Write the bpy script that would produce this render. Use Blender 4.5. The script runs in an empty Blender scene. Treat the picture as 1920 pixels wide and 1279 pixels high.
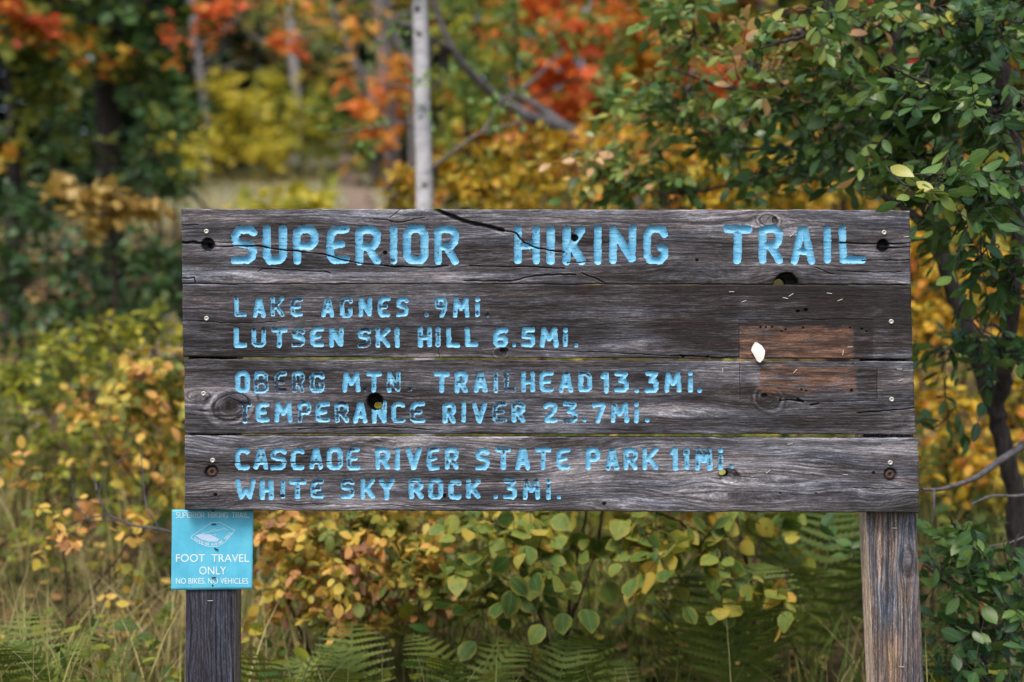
import bpy, math
import numpy as np
from mathutils import Vector

# ------------------------------------------------------------------ camera, world, light
sc = bpy.context.scene
COL = sc.collection
FPX = 2933.0                    # focal length in photo pixels (55 mm on 36 mm)
D = 3.92                        # camera to the face of the sign
CZ = 1.30                       # camera height
S = D / FPX                     # metres per photo pixel on the face of the sign

cam_d = bpy.data.cameras.new('camera')
cam = bpy.data.objects.new('camera', cam_d)
COL.objects.link(cam)
cam.location = (0, 0, CZ)
cam.rotation_euler = (math.radians(90), 0, 0)
cam_d.sensor_width = 36
cam_d.lens = 55
cam_d.clip_start = 0.05
cam_d.clip_end = 600
cam_d.dof.use_dof = True
cam_d.dof.focus_distance = D
cam_d.dof.aperture_fstop = 1.8
sc.camera = cam

SUN_EL, SUN_AZ = 58.0, 200.0    # degrees; azimuth from +Y, clockwise
world = bpy.data.worlds.new('World')
sc.world = world
world.use_nodes = True
wn = world.node_tree
wn.nodes.clear()
w_out = wn.nodes.new('ShaderNodeOutputWorld')
w_bg = wn.nodes.new('ShaderNodeBackground')
w_sky = wn.nodes.new('ShaderNodeTexSky')
w_sky.sky_type = 'NISHITA'
w_sky.sun_disc = False
w_sky.sun_elevation = math.radians(SUN_EL)
w_sky.sun_rotation = math.radians(SUN_AZ)
w_sky.dust_density = 4.0
w_sky.air_density = 1.0
w_sky.ozone_density = 1.0
w_bg.inputs['Strength'].default_value = 0.12
wn.links.new(w_sky.outputs[0], w_bg.inputs[0])
wn.links.new(w_bg.outputs[0], w_out.inputs[0])

sun_d = bpy.data.lights.new('sun', 'SUN')
sun_d.energy = 1.4
sun_d.angle = math.radians(24)
sun_d.color = (1.0, 0.93, 0.83)
sun = bpy.data.objects.new('sun', sun_d)
COL.objects.link(sun)
_el, _az = math.radians(SUN_EL), math.radians(SUN_AZ)
sun_dir = Vector((math.sin(_az) * math.cos(_el), math.cos(_az) * math.cos(_el), math.sin(_el)))
sun.rotation_euler = sun_dir.to_track_quat('Z', 'Y').to_euler()

sc.view_settings.view_transform = 'Standard'
sc.view_settings.look = 'None'
sc.view_settings.gamma = 1.0
sc.view_settings.exposure = 0.86
sc.render.engine = 'CYCLES'
sc.cycles.use_denoising = True
sc.cycles.max_bounces = 6
sc.cycles.diffuse_bounces = 3
sc.cycles.glossy_bounces = 2
sc.cycles.transmission_bounces = 4
sc.cycles.caustics_reflective = False
sc.cycles.caustics_refractive = False

# ------------------------------------------------------------------ helpers
TAB = np.random.default_rng(11).random((256, 256))


def vnoise(x, y, seed=0):
    x = np.asarray(x, float) + seed * 37.31
    y = np.asarray(y, float) + seed * 91.77
    xi = np.floor(x).astype(int)
    yi = np.floor(y).astype(int)
    fx = x - xi
    fy = y - yi
    fx = fx * fx * (3 - 2 * fx)
    fy = fy * fy * (3 - 2 * fy)
    a = TAB[xi & 255, yi & 255]
    b = TAB[(xi + 1) & 255, yi & 255]
    c = TAB[xi & 255, (yi + 1) & 255]
    d = TAB[(xi + 1) & 255, (yi + 1) & 255]
    return (a * (1 - fx) + b * fx) * (1 - fy) + (c * (1 - fx) + d * fx) * fy


def fbm(x, y, seed=0, octaves=3):
    t, a, n = 0.0, 1.0, 0.0
    for k in range(octaves):
        t = t + a * vnoise(x * 2 ** k, y * 2 ** k, seed + k * 7)
        n += a
        a *= 0.5
    return t / n


def sstep(a, b, x):
    t = np.clip((x - a) / (b - a), 0, 1)
    return t * t * (3 - 2 * t)


def link(o, parent=None):
    COL.objects.link(o)
    if parent is not None:
        o.parent = parent
    return o


def npmesh(name, V, F, mat, parent=None, smooth=True, floats=None, vecs=None, cols=None):
    """One mesh object out of numpy arrays; F is (M,k) with one k, or a list of such arrays."""
    Fs = [f for f in (F if isinstance(F, list) else [F]) if len(f)]
    me = bpy.data.meshes.new(name)
    V = np.asarray(V, np.float32)
    me.vertices.add(len(V))
    me.vertices.foreach_set('co', V.ravel())
    loops = np.concatenate([np.asarray(f, np.int32).ravel() for f in Fs])
    tot = np.concatenate([np.full(len(f), f.shape[1], np.int32) for f in Fs])
    start = np.concatenate([[0], np.cumsum(tot)[:-1]]).astype(np.int32)
    me.loops.add(len(loops))
    me.loops.foreach_set('vertex_index', loops)
    me.polygons.add(len(tot))
    me.polygons.foreach_set('loop_start', start)
    me.polygons.foreach_set('loop_total', tot)
    me.polygons.foreach_set('use_smooth', np.full(len(tot), bool(smooth)))
    me.update(calc_edges=True)
    for k, a in (floats or {}).items():
        at = me.attributes.new(k, 'FLOAT', 'POINT')
        at.data.foreach_set('value', np.asarray(a, np.float32).ravel())
    for k, a in (vecs or {}).items():
        at = me.attributes.new(k, 'FLOAT_VECTOR', 'POINT')
        at.data.foreach_set('vector', np.asarray(a, np.float32).ravel())
    for k, a in (cols or {}).items():
        at = me.attributes.new(k, 'FLOAT_COLOR', 'POINT')
        c4 = np.ones((len(V), 4), np.float32)
        c4[:, :3] = a
        at.data.foreach_set('color', c4.ravel())
    me.materials.append(mat)
    return link(bpy.data.objects.new(name, me), parent)


def tag(o, label, cat, group=None, kind=None):
    o['label'] = label
    o['category'] = cat
    if group:
        o['group'] = group
    if kind:
        o['kind'] = kind
    return o


def empty(name, loc, label, cat, group=None):
    o = bpy.data.objects.new(name, None)
    COL.objects.link(o)
    o.location = loc
    o.empty_display_size = 0.1
    return tag(o, label, cat, group)


def at(px, py, Y):
    """A photo position at depth Y as a point in the place."""
    return np.array(((px - 960.0) / FPX * Y, Y, CZ - (py - 639.5) / FPX * Y))


# ---- node helpers
def new_mat(name):
    m = bpy.data.materials.new(name)
    m.use_nodes = True
    nt = m.node_tree
    nt.nodes.clear()
    out = nt.nodes.new('ShaderNodeOutputMaterial')
    return m, nt, out


def nd(nt, typ, **kw):
    n = nt.nodes.new(typ)
    for k, v in kw.items():
        if k.startswith('i_'):
            n.inputs[k[2:].replace('_', ' ')].default_value = v
        else:
            setattr(n, k, v)
    return n


def attr(nt, name):
    n = nt.nodes.new('ShaderNodeAttribute')
    n.attribute_name = name
    return n


def ramp(nt, fac, stops):
    n = nt.nodes.new('ShaderNodeValToRGB')
    while len(n.color_ramp.elements) > 1:
        n.color_ramp.elements.remove(n.color_ramp.elements[-1])
    n.color_ramp.elements[0].position = stops[0][0]
    n.color_ramp.elements[0].color = (*stops[0][1], 1)
    for p, c in stops[1:]:
        e = n.color_ramp.elements.new(p)
        e.color = (*c, 1)
    if fac is not None:
        nt.links.new(fac, n.inputs[0])
    return n


def mixc(nt, fac, a, b, mode='MIX'):
    n = nt.nodes.new('ShaderNodeMix')
    n.data_type = 'RGBA'
    n.blend_type = mode
    for sock, v in ((n.inputs[0], fac), (n.inputs[6], a), (n.inputs[7], b)):
        if isinstance(v, (int, float)):
            sock.default_value = v
        elif isinstance(v, tuple):
            sock.default_value = (*v, 1)
        else:
            nt.links.new(v, sock)
    return n.outputs[2]


def math_n(nt, op, a, b=0.0, clamp=False):
    n = nt.nodes.new('ShaderNodeMath')
    n.operation = op
    n.use_clamp = clamp
    for sock, v in ((n.inputs[0], a), (n.inputs[1], b)):
        if isinstance(v, (int, float)):
            sock.default_value = v
        else:
            nt.links.new(v, sock)
    return n.outputs[0]


def principled(nt, out, color, rough=0.8, spec=0.3, metal=0.0, bump=None, bump_strength=0.3, bump_dist=0.002):
    p = nt.nodes.new('ShaderNodeBsdfPrincipled')
    if isinstance(color, tuple):
        p.inputs['Base Color'].default_value = (*color, 1)
    else:
        nt.links.new(color, p.inputs['Base Color'])
    if isinstance(rough, (int, float)):
        p.inputs['Roughness'].default_value = rough
    else:
        nt.links.new(rough, p.inputs['Roughness'])
    p.inputs['Specular IOR Level'].default_value = spec
    p.inputs['Metallic'].default_value = metal
    if bump is not None:
        b = nt.nodes.new('ShaderNodeBump')
        b.inputs['Strength'].default_value = bump_strength
        b.inputs['Distance'].default_value = bump_dist
        nt.links.new(bump, b.inputs['Height'])
        nt.links.new(b.outputs[0], p.inputs['Normal'])
    if out is not None:
        nt.links.new(p.outputs[0], out.inputs[0])
    return p


def noise(nt, vec, scale, detail=3.0, rough=0.55, dim='3D'):
    n = nt.nodes.new('ShaderNodeTexNoise')
    n.inputs['Scale'].default_value = scale
    n.inputs['Detail'].default_value = detail
    n.inputs['Roughness'].default_value = rough
    if vec is not None:
        nt.links.new(vec, n.inputs['Vector'])
    return n.outputs[0]


def mapped(nt, src, scale):
    n = nt.nodes.new('ShaderNodeMapping')
    n.inputs['Scale'].default_value = scale
    nt.links.new(src, n.inputs[0])
    return n.outputs[0]


def obj_coord(nt):
    return nt.nodes.new('ShaderNodeTexCoord').outputs['Object']


# ---- materials
def wood_mat():
    m, nt, out = new_mat('weathered_wood')
    c = attr(nt, 'wood').outputs['Color']
    g = attr(nt, 'grain').outputs['Vector']
    n1 = noise(nt, mapped(nt, g, (34, 300, 60)), 1.0, 5, 0.68)
    n2 = noise(nt, mapped(nt, g, (120, 620, 60)), 1.0, 3, 0.65)
    f = math_n(nt, 'ADD', math_n(nt, 'MULTIPLY', n1, 0.58), math_n(nt, 'MULTIPLY', n2, 0.42))
    k = ramp(nt, f, [(0.33, (0.30, 0.30, 0.31)), (0.43, (0.68, 0.68, 0.69)), (0.51, (1.0, 1.0, 1.0)), (0.66, (2.1, 2.12, 2.18))])
    n3 = noise(nt, mapped(nt, g, (7, 120, 30)), 1.0, 4, 0.65)
    k3 = ramp(nt, n3, [(0.32, (0.6, 0.59, 0.58)), (0.5, (1.0, 1.0, 1.0)), (0.7, (1.4, 1.41, 1.45))])
    n4 = noise(nt, mapped(nt, g, (330, 420, 60)), 1.0, 2, 0.6)
    k4 = ramp(nt, n4, [(0.3, (0.55, 0.54, 0.54)), (0.42, (1.0, 1.0, 1.0)), (0.62, (1.0, 1.0, 1.0)), (0.75, (1.5, 1.5, 1.52))])
    n5 = noise(nt, mapped(nt, g, (11, 240, 20)), 1.0, 2, 0.5)
    k5 = ramp(nt, n5, [(0.655, (1.0, 1.0, 1.0)), (0.69, (0.3, 0.29, 0.29)), (0.74, (0.3, 0.29, 0.29))])
    col = mixc(nt, 1.0, mixc(nt, 1.0, c, k.outputs[0], 'MULTIPLY'), k3.outputs[0], 'MULTIPLY')
    col = mixc(nt, 1.0, mixc(nt, 1.0, col, k4.outputs[0], 'MULTIPLY'), k5.outputs[0], 'MULTIPLY')
    principled(nt, out, col, 0.82, 0.25, bump=f, bump_strength=0.55, bump_dist=0.0012)
    return m


def paint_mat():
    m, nt, out = new_mat('flaking_blue_paint')
    g = attr(nt, 'grain').outputs['Vector']
    wood = attr(nt, 'wood').outputs['Color']
    wear = attr(nt, 'wear').outputs['Fac']
    n1 = noise(nt, mapped(nt, g, (130, 420, 200)), 1.0, 4, 0.65)
    n2 = noise(nt, mapped(nt, g, (600, 900, 300)), 1.0, 2, 0.6)
    nn = math_n(nt, 'ADD', math_n(nt, 'MULTIPLY', n1, 0.55), math_n(nt, 'MULTIPLY', n2, 0.45))
    t = math_n(nt, 'SUBTRACT', nn, wear)
    fac = ramp(nt, math_n(nt, 'ADD', t, 0.5), [(0.475, (0, 0, 0)), (0.525, (1, 1, 1))]).outputs[0]
    n3 = noise(nt, mapped(nt, g, (20, 80, 40)), 1.0, 3, 0.6)
    blue = ramp(nt, n3, [(0.3, (0.095, 0.34, 0.56)), (0.5, (0.155, 0.46, 0.69)), (0.7, (0.26, 0.58, 0.78))]).outputs[0]
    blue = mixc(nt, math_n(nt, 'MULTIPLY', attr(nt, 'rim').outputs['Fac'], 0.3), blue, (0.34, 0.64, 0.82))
    bare = mixc(nt, 0.85, wood, (0.03, 0.035, 0.06))
    col = mixc(nt, fac, bare, blue)
    principled(nt, out, col, 0.55, 0.35, bump=math_n(nt, 'ADD', math_n(nt, 'MULTIPLY', fac, 0.6), math_n(nt, 'MULTIPLY', n2, 0.4)), bump_strength=0.5, bump_dist=0.0008)
    return m


def plain(name, color, rough=0.6, spec=0.4, metal=0.0, var=0.25, scale=60.0):
    m, nt, out = new_mat(name)
    n = noise(nt, obj_coord(nt), scale, 4, 0.6)
    lo = tuple(c * (1 - var) for c in color)
    hi = tuple(min(1.0, c * (1 + var)) for c in color)
    r = ramp(nt, n, [(0.3, lo), (0.7, hi)])
    principled(nt, out, r.outputs[0], rough, spec, metal, bump=n, bump_strength=0.15, bump_dist=0.001)
    return m


GAIN = 1.22


def leaf_mat(name, stops, trans=0.3, rough=0.45, spec=0.35, vein=0.25, blotch=0.22, edge=None, hue_mix=None):
    """stops: colours picked by each leaf's own random number; veins and blotches sit in the leaf."""
    m, nt, out = new_mat(name)
    stops = [(p, tuple(min(.8, c * GAIN) for c in col)) for p, col in stops]
    r = attr(nt, 'rnd').outputs['Fac']
    uv = attr(nt, 'luv')
    sep = nt.nodes.new('ShaderNodeSeparateXYZ')
    nt.links.new(uv.outputs['Vector'], sep.inputs[0])
    nz = noise(nt, obj_coord(nt), 38.0, 3, 0.6)
    fac = math_n(nt, 'ADD', r, math_n(nt, 'MULTIPLY', math_n(nt, 'SUBTRACT', nz, 0.5), blotch * 2), clamp=True)
    col = ramp(nt, fac, stops).outputs[0]
    ay = math_n(nt, 'ABSOLUTE', sep.outputs['Y'])
    if edge is not None:
        e = ramp(nt, math_n(nt, 'ADD', math_n(nt, 'MULTIPLY', sep.outputs['Z'], 1.0), math_n(nt, 'MULTIPLY', math_n(nt, 'SUBTRACT', nz, 0.5), 0.9)), [(0.55, (0, 0, 0)), (0.95, (1, 1, 1))]).outputs[0]
        col = mixc(nt, math_n(nt, 'MULTIPLY', e, 0.5), col, edge)
    # midrib and side veins
    mid = ramp(nt, ay, [(0.0, (1, 1, 1)), (0.035, (0, 0, 0))]).outputs[0]
    sv = math_n(nt, 'SINE', math_n(nt, 'MULTIPLY', math_n(nt, 'SUBTRACT', sep.outputs['X'], math_n(nt, 'MULTIPLY', ay, 0.7)), 44.0))
    sv = ramp(nt, sv, [(0.9, (0, 0, 0)), (1.0, (0.5, 0.5, 0.5))]).outputs[0]
    v = mixc(nt, 1.0, mid, sv, 'ADD')
    col = mixc(nt, math_n(nt, 'MULTIPLY', v, vein, clamp=True), col, (0.42, 0.44, 0.24))
    p = principled(nt, None, col, rough, spec)
    t = nt.nodes.new('ShaderNodeBsdfTranslucent')
    tc = mixc(nt, 0.35, col, mixc(nt, 1.0, col, (1.0, 0.95, 0.3), 'MULTIPLY'))
    nt.links.new(tc, t.inputs[0])
    mx = nt.nodes.new('ShaderNodeMixShader')
    mx.inputs[0].default_value = trans
    nt.links.new(p.outputs[0], mx.inputs[1])
    nt.links.new(t.outputs[0], mx.inputs[2])
    nt.links.new(mx.outputs[0], out.inputs[0])
    return m


def bark_mat(name, dark, light, scale=(30, 30, 6), marks=None):
    m, nt, out = new_mat(name)
    oc = obj_coord(nt)
    n1 = noise(nt, mapped(nt, oc, scale), 1.0, 5, 0.65)
    col = ramp(nt, n1, [(0.3, dark), (0.7, light)]).outputs[0]
    if marks:
        n2 = noise(nt, mapped(nt, oc, (9, 9, 55)), 1.0, 3, 0.6)
        f = ramp(nt, n2, [(0.60, (0, 0, 0)), (0.68, (1, 1, 1))]).outputs[0]
        n3 = noise(nt, mapped(nt, oc, (7, 7, 3.3)), 1.0, 2, 0.5)
        f3 = ramp(nt, n3, [(0.68, (0, 0, 0)), (0.74, (1, 1, 1))]).outputs[0]
        col = mixc(nt, math_n(nt, 'MULTIPLY', f, 0.45), col, marks)
        col = mixc(nt, math_n(nt, 'MULTIPLY', f3, 0.7), col, marks)
    principled(nt, out, col, 0.85, 0.2, bump=n1, bump_strength=0.6, bump_dist=0.006)
    return m


M_WOOD = wood_mat()
M_PAINT = paint_mat()
M_SCREW = plain('dull_zinc', (0.62, 0.6, 0.56), 0.45, 0.5, 0.35, 0.25, 300)
M_RUST = plain('rusty_steel', (0.11, 0.065, 0.05), 0.7, 0.3, 0.3, 0.5, 250)
M_STAPLE = plain('staple_wire', (0.75, 0.74, 0.7), 0.35, 0.5, 0.5, 0.15, 200)
M_DARKWIRE = plain('dark_staple_wire', (0.03, 0.026, 0.024), 0.5, 0.4, 0.4, 0.4, 200)
M_PAPER = plain('torn_white_paper', (0.72, 0.72, 0.69), 0.8, 0.2, 0, 0.07, 90)
M_BLUE = plain('light_blue_plastic', (0.095, 0.50, 0.71), 0.5, 0.35, 0, 0.12, 22)
def placard_mat():
    m, nt, out = new_mat('faded_blue_plastic')
    oc = obj_coord(nt)
    n1 = noise(nt, oc, 18.0, 4, .6)
    n2 = noise(nt, mapped(nt, oc, (420, 10, 9)), 1.0, 3, .6)
    n3 = noise(nt, oc, 160.0, 3, .6)
    col = ramp(nt, n1, [(.3, (.078, .43, .62)), (.5, (.10, .50, .71)), (.7, (.135, .55, .74))]).outputs[0]
    sc1 = ramp(nt, n2, [(.62, (0, 0, 0)), (.72, (1, 1, 1))]).outputs[0]
    sp = ramp(nt, n3, [(.66, (0, 0, 0)), (.74, (1, 1, 1))]).outputs[0]
    col = mixc(nt, math_n(nt, 'MULTIPLY', sc1, .35), col, (.36, .66, .78))
    col = mixc(nt, math_n(nt, 'MULTIPLY', sp, .4), col, (.10, .26, .30))
    principled(nt, out, col, .5, .35, bump=n1, bump_strength=.25, bump_dist=.003)
    return m


M_PLACARD = placard_mat()
M_WHITE = plain('white_print', (0.72, 0.83, 0.88), 0.6, 0.3, 0, 0.08, 120)
M_PALE = plain('faded_white_print', (0.46, 0.72, 0.86), 0.6, 0.3, 0, 0.14, 300)
M_SNOW = plain('lavender_print', (0.50, 0.66, 0.87), 0.6, 0.3, 0, 0.06, 200)

# ------------------------------------------------------------------ the sign: glyphs of a hand-held router
GL = {
 'A': [[(0, 1), (.4, .02), (.6, .02), (1, 1)], [(.2, .7), (.8, .7)]],
 'B': [[(0, .02), (0, 1), (.7, 1), (1, .86), (1, .66), (.72, .5), (0, .5)], [(0, .02), (.62, 0), (.92, .14), (.92, .34), (.72, .5)]],
 'C': [[(1, .08), (.8, 0), (.22, .02), (0, .2), (0, .82), (.2, .98), (.85, 1), (1, .95)]],
 'G': [[(1, .18), (.86, .02), (.2, .02), (0, .2), (0, .84), (.2, 1), (.78, 1), (1, .84), (1, .66), (.8, .60)]],
 'g': [[(1, .14), (.84, 0), (.22, .02), (0, .2), (0, .84), (.2, 1), (.8, 1), (1, .88), (1, .66), (.9, .62)]],
 'D': [[(0, 0), (0, 1), (.66, 1), (1, .82), (1, .2), (.68, 0), (0, 0)]],
 'O': [[(.22, 0), (.78, 0), (1, .16), (1, .84), (.78, 1), (.22, 1), (0, .84), (0, .16), (.22, 0)]],
 'E': [[(1, 0), (.32, .02), (.06, .16), (0, .5), (.04, .86), (.28, 1), (1, .98)], [(.03, .52), (.72, .48)]],
 'H': [[(0, 0), (0, 1)], [(1, 0), (1, 1)], [(0, .54), (1, .5)]],
 'I': [[(.5, 0), (.5, 1)]],
 'K': [[(0, 0), (0, 1)], [(1, 0), (.2, .55)], [(.35, .46), (1, 1)]],
 'L': [[(0, 0), (.06, .98), (1, .98)]],
 'M': [[(0, 1), (.1, .02), (.5, .6), (.9, .02), (1, 1)]],
 'N': [[(0, 1), (.02, .02), (.95, .96), (1, 0)]],
 'P': [[(.02, 1), (0, .1), (.3, 0), (.78, 0), (1, .16), (.98, .4), (.75, .54), (.05, .52)]],
 'R': [[(.02, 1), (0, .06), (.3, 0), (.76, 0), (1, .14), (.97, .38), (.75, .54), (.05, .54)], [(.5, .55), (1, 1)]],
 'S': [[(1, .1), (.85, .01), (.25, .02), (.02, .2), (.08, .4), (.35, .46), (.85, .5), (1, .66), (.94, .86), (.7, .98), (0, 1)]],
 'T': [[(0, 0), (1, .02)], [(.52, 0), (.48, 1)]],
 'U': [[(0, 0), (.02, .84), (.22, 1), (.8, .98), (1, .84), (1, 0)]],
 'V': [[(0, 0), (.48, 1), (1, 0)]],
 'W': [[(0, 0), (.22, 1), (.5, .55), (.76, 1), (1, 0)]],
 'Y': [[(0, 0), (.5, .5), (1, 0)], [(.5, .5), (.48, 1)]],
 '1': [[(0, .16), (.55, 0), (.9, .02), (.85, 1)]],
 '2': [[(0, .12), (.25, 0), (.85, 0), (1, .14), (.92, .36), (.12, .86), (.1, 1), (1, .98)]],
 '3': [[(.05, 0), (.92, .02), (.42, .44), (.8, .46), (1, .6), (1, .86), (.8, 1), (0, 1)]],
 '5': [[(1, .02), (.12, 0), (.06, .45), (.82, .45), (1, .6), (1, .86), (.8, 1), (0, .98)]],
 '6': [[(1, .02), (.35, .03), (.04, .3), (0, .84), (.2, 1), (.8, 1), (1, .84), (1, .64), (.8, .5), (.08, .54)]],
 '7': [[(0, .06), (.9, 0), (1, .1), (.4, 1)]],
 '9': [[(1, .4), (.8, .5), (.2, .48), (0, .36), (0, .14), (.2, 0), (.8, 0), (1, .14), (1, .6), (.6, .98)]],
 'i': [[(.5, .36), (.46, 1)], [(.5, .0), (.5, .01)]],
 '.': [[(.5, .98), (.5, 1)]],
}
# every line of writing: plank, y of its letters, half stroke, (character, x0, x1, wear)
LINES = [
 (0, 422.5, 495.5, 7.4, [('S', 432, 482, .12), ('U', 492, 538, .1), ('P', 549, 597, .1), ('E', 611, 655.5, .15), ('R', 666, 714, .12), ('I', 728, 748, .14), ('O', 755.5, 803.5, .12), ('R', 814, 860.5, .15),
    ('H', 964, 1012.5, .16), ('I', 1024, 1041, .18), ('K', 1054.5, 1098, .13), ('I', 1112, 1129.5, .1), ('N', 1142, 1193.5, .12), ('G', 1206.5, 1252.5, .06),
    ('T', 1356, 1410, .1), ('R', 1422, 1468, .1), ('A', 1482.5, 1528.5, .07), ('I', 1543, 1559.5, .1), ('L', 1572, 1624, .06)]),
 (1, 556.5, 595, 4.5, [('L', 438, 462, .33), ('A', 473, 498, .16), ('K', 507, 533, .4), ('E', 543.5, 568, .44), ('A', 601.5, 627, .3), ('g', 636.5, 662, .33), ('N', 672, 698, .3), ('E', 707.5, 732, .34), ('S', 742, 766.5, .22),
    ('.', 794, 804, .52), ('9', 815, 838.5, .36), ('M', 848.5, 880.5, .18), ('i', 890, 900, .38), ('.', 909, 919, .54)]),
 (1, 613, 652, 4.7, [('L', 437, 463, .22), ('U', 471, 498.5, .5), ('T', 508, 539, .32), ('S', 546.5, 572.5, .56), ('E', 580.5, 607.5, .28), ('N', 616.5, 644.5, .26), ('S', 670, 696.5, .6), ('K', 704, 732, .34), ('I', 739, 749.5, .2),
    ('H', 783, 810, .34), ('I', 816.5, 826.5, .52), ('L', 836, 862.5, .22), ('L', 871, 897, .1), ('6', 924, 953, .12), ('.', 959, 969, .4), ('5', 976.5, 1003.5, .32), ('M', 1012, 1047.5, .25), ('i', 1055, 1065, .42), ('.', 1075.5, 1085.5, .62)]),
 (2, 696, 736.5, 4.8, [('O', 441, 469, .14), ('B', 476, 504.5, .6), ('E', 514, 538, .62), ('R', 547, 571.5, .52), ('g', 580.5, 609, .5), ('M', 641.5, 676.5, .15), ('.', 680, 688, .66), ('T', 686.5, 716, .26), ('N', 725, 751.5, .55), ('.', 763.5, 773.5, .52),
    ('T', 813, 844, .08), ('R', 852, 877.5, .45), ('A', 887.5, 914.5, .24), ('I', 924, 935, .42), ('L', 944, 967.5, .63), ('H', 977, 1003, .3), ('E', 1010.5, 1038.5, .14), ('A', 1047.5, 1075, .34), ('D', 1084, 1110.5, .36),
    ('1', 1126, 1143, .14), ('3', 1151, 1179, .14), ('.', 1189, 1199, .08), ('3', 1208.5, 1235, .12), ('M', 1245.5, 1278.5, .14), ('i', 1289.5, 1299.5, .12), ('.', 1307, 1317, .15)]),
 (2, 753, 793.5, 4.8, [('T', 446, 473, .62), ('E', 478.5, 505.5, .12), ('M', 514, 548.5, .22), ('P', 558, 584, .52), ('E', 590.5, 619.5, .34), ('R', 627, 654.5, .56), ('A', 662, 689.5, .1), ('N', 697, 725.5, .2), ('C', 733.5, 760, .3), ('E', 768, 797.5, .44),
    ('R', 829.5, 855.5, .5), ('I', 864, 875, .3), ('V', 884.5, 913.5, .36), ('E', 922.5, 951, .58), ('R', 958.5, 985, .42), ('2', 1018.5, 1045.5, .34), ('3', 1054, 1083, .46), ('.', 1091, 1101, .55), ('7', 1109.5, 1136, .08), ('M', 1144.5, 1179.5, .32), ('i', 1188, 1198.5, .3), ('.', 1208.5, 1218.5, .3)]),
 (3, 839, 881.5, 4.9, [('C', 440.5, 468.5, .14), ('A', 475, 503.5, .26), ('S', 506.5, 537.5, .24), ('C', 545, 571.5, .14), ('A', 579.5, 606, .36), ('O', 612.5, 643, .22), ('E', 648.5, 675.5, .42), ('R', 703, 732, .34), ('I', 740, 750.5, .18), ('V', 760.5, 791, .14), ('E', 799.5, 824.5, .3), ('R', 833, 860.5, .38),
    ('S', 891, 918, .14), ('T', 929, 958.5, .24), ('A', 965.5, 994.5, .06), ('T', 1003, 1033.5, .2), ('E', 1042.5, 1069, .24), ('P', 1097.5, 1125.5, .06), ('A', 1135, 1161, .24), ('R', 1168.5, 1196.5, .26), ('K', 1204.5, 1235, .22), ('1', 1255.5, 1272, .08), ('1', 1280, 1293, .3), ('M', 1302.5, 1336.5, .42), ('i', 1346, 1356.5, .42), ('.', 1366, 1376, .46)]),
 (3, 897.5, 936.5, 4.9, [('W', 441, 480, .12), ('H', 487, 513.5, .25), ('I', 525, 536, .4), ('T', 541.5, 574.5, .34), ('E', 581.5, 607.5, .42), ('S', 638, 665, .5), ('K', 675.5, 703.5, .15), ('Y', 709.5, 740.5, .2), ('R', 766, 794.5, .34), ('O', 802.5, 831, .28), ('C', 840.5, 865.5, .2), ('K', 873.5, 901.5, .3),
    ('.', 924.5, 934.5, .22), ('3', 942.5, 969.5, .22), ('M', 979.5, 1013, .36), ('i', 1023, 1034, .4), ('.', 1043, 1053, .22)]),
]
LINE_TEXT = ['SUPERIOR HIKING TRAIL', 'LAKE AGNES', 'LUTSEN SKI HILL', 'OBERG MTN. TRAILHEAD', 'TEMPERANCE RIVER', 'CASCADE RIVER STATE PARK', 'WHITE SKY ROCK']

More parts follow.
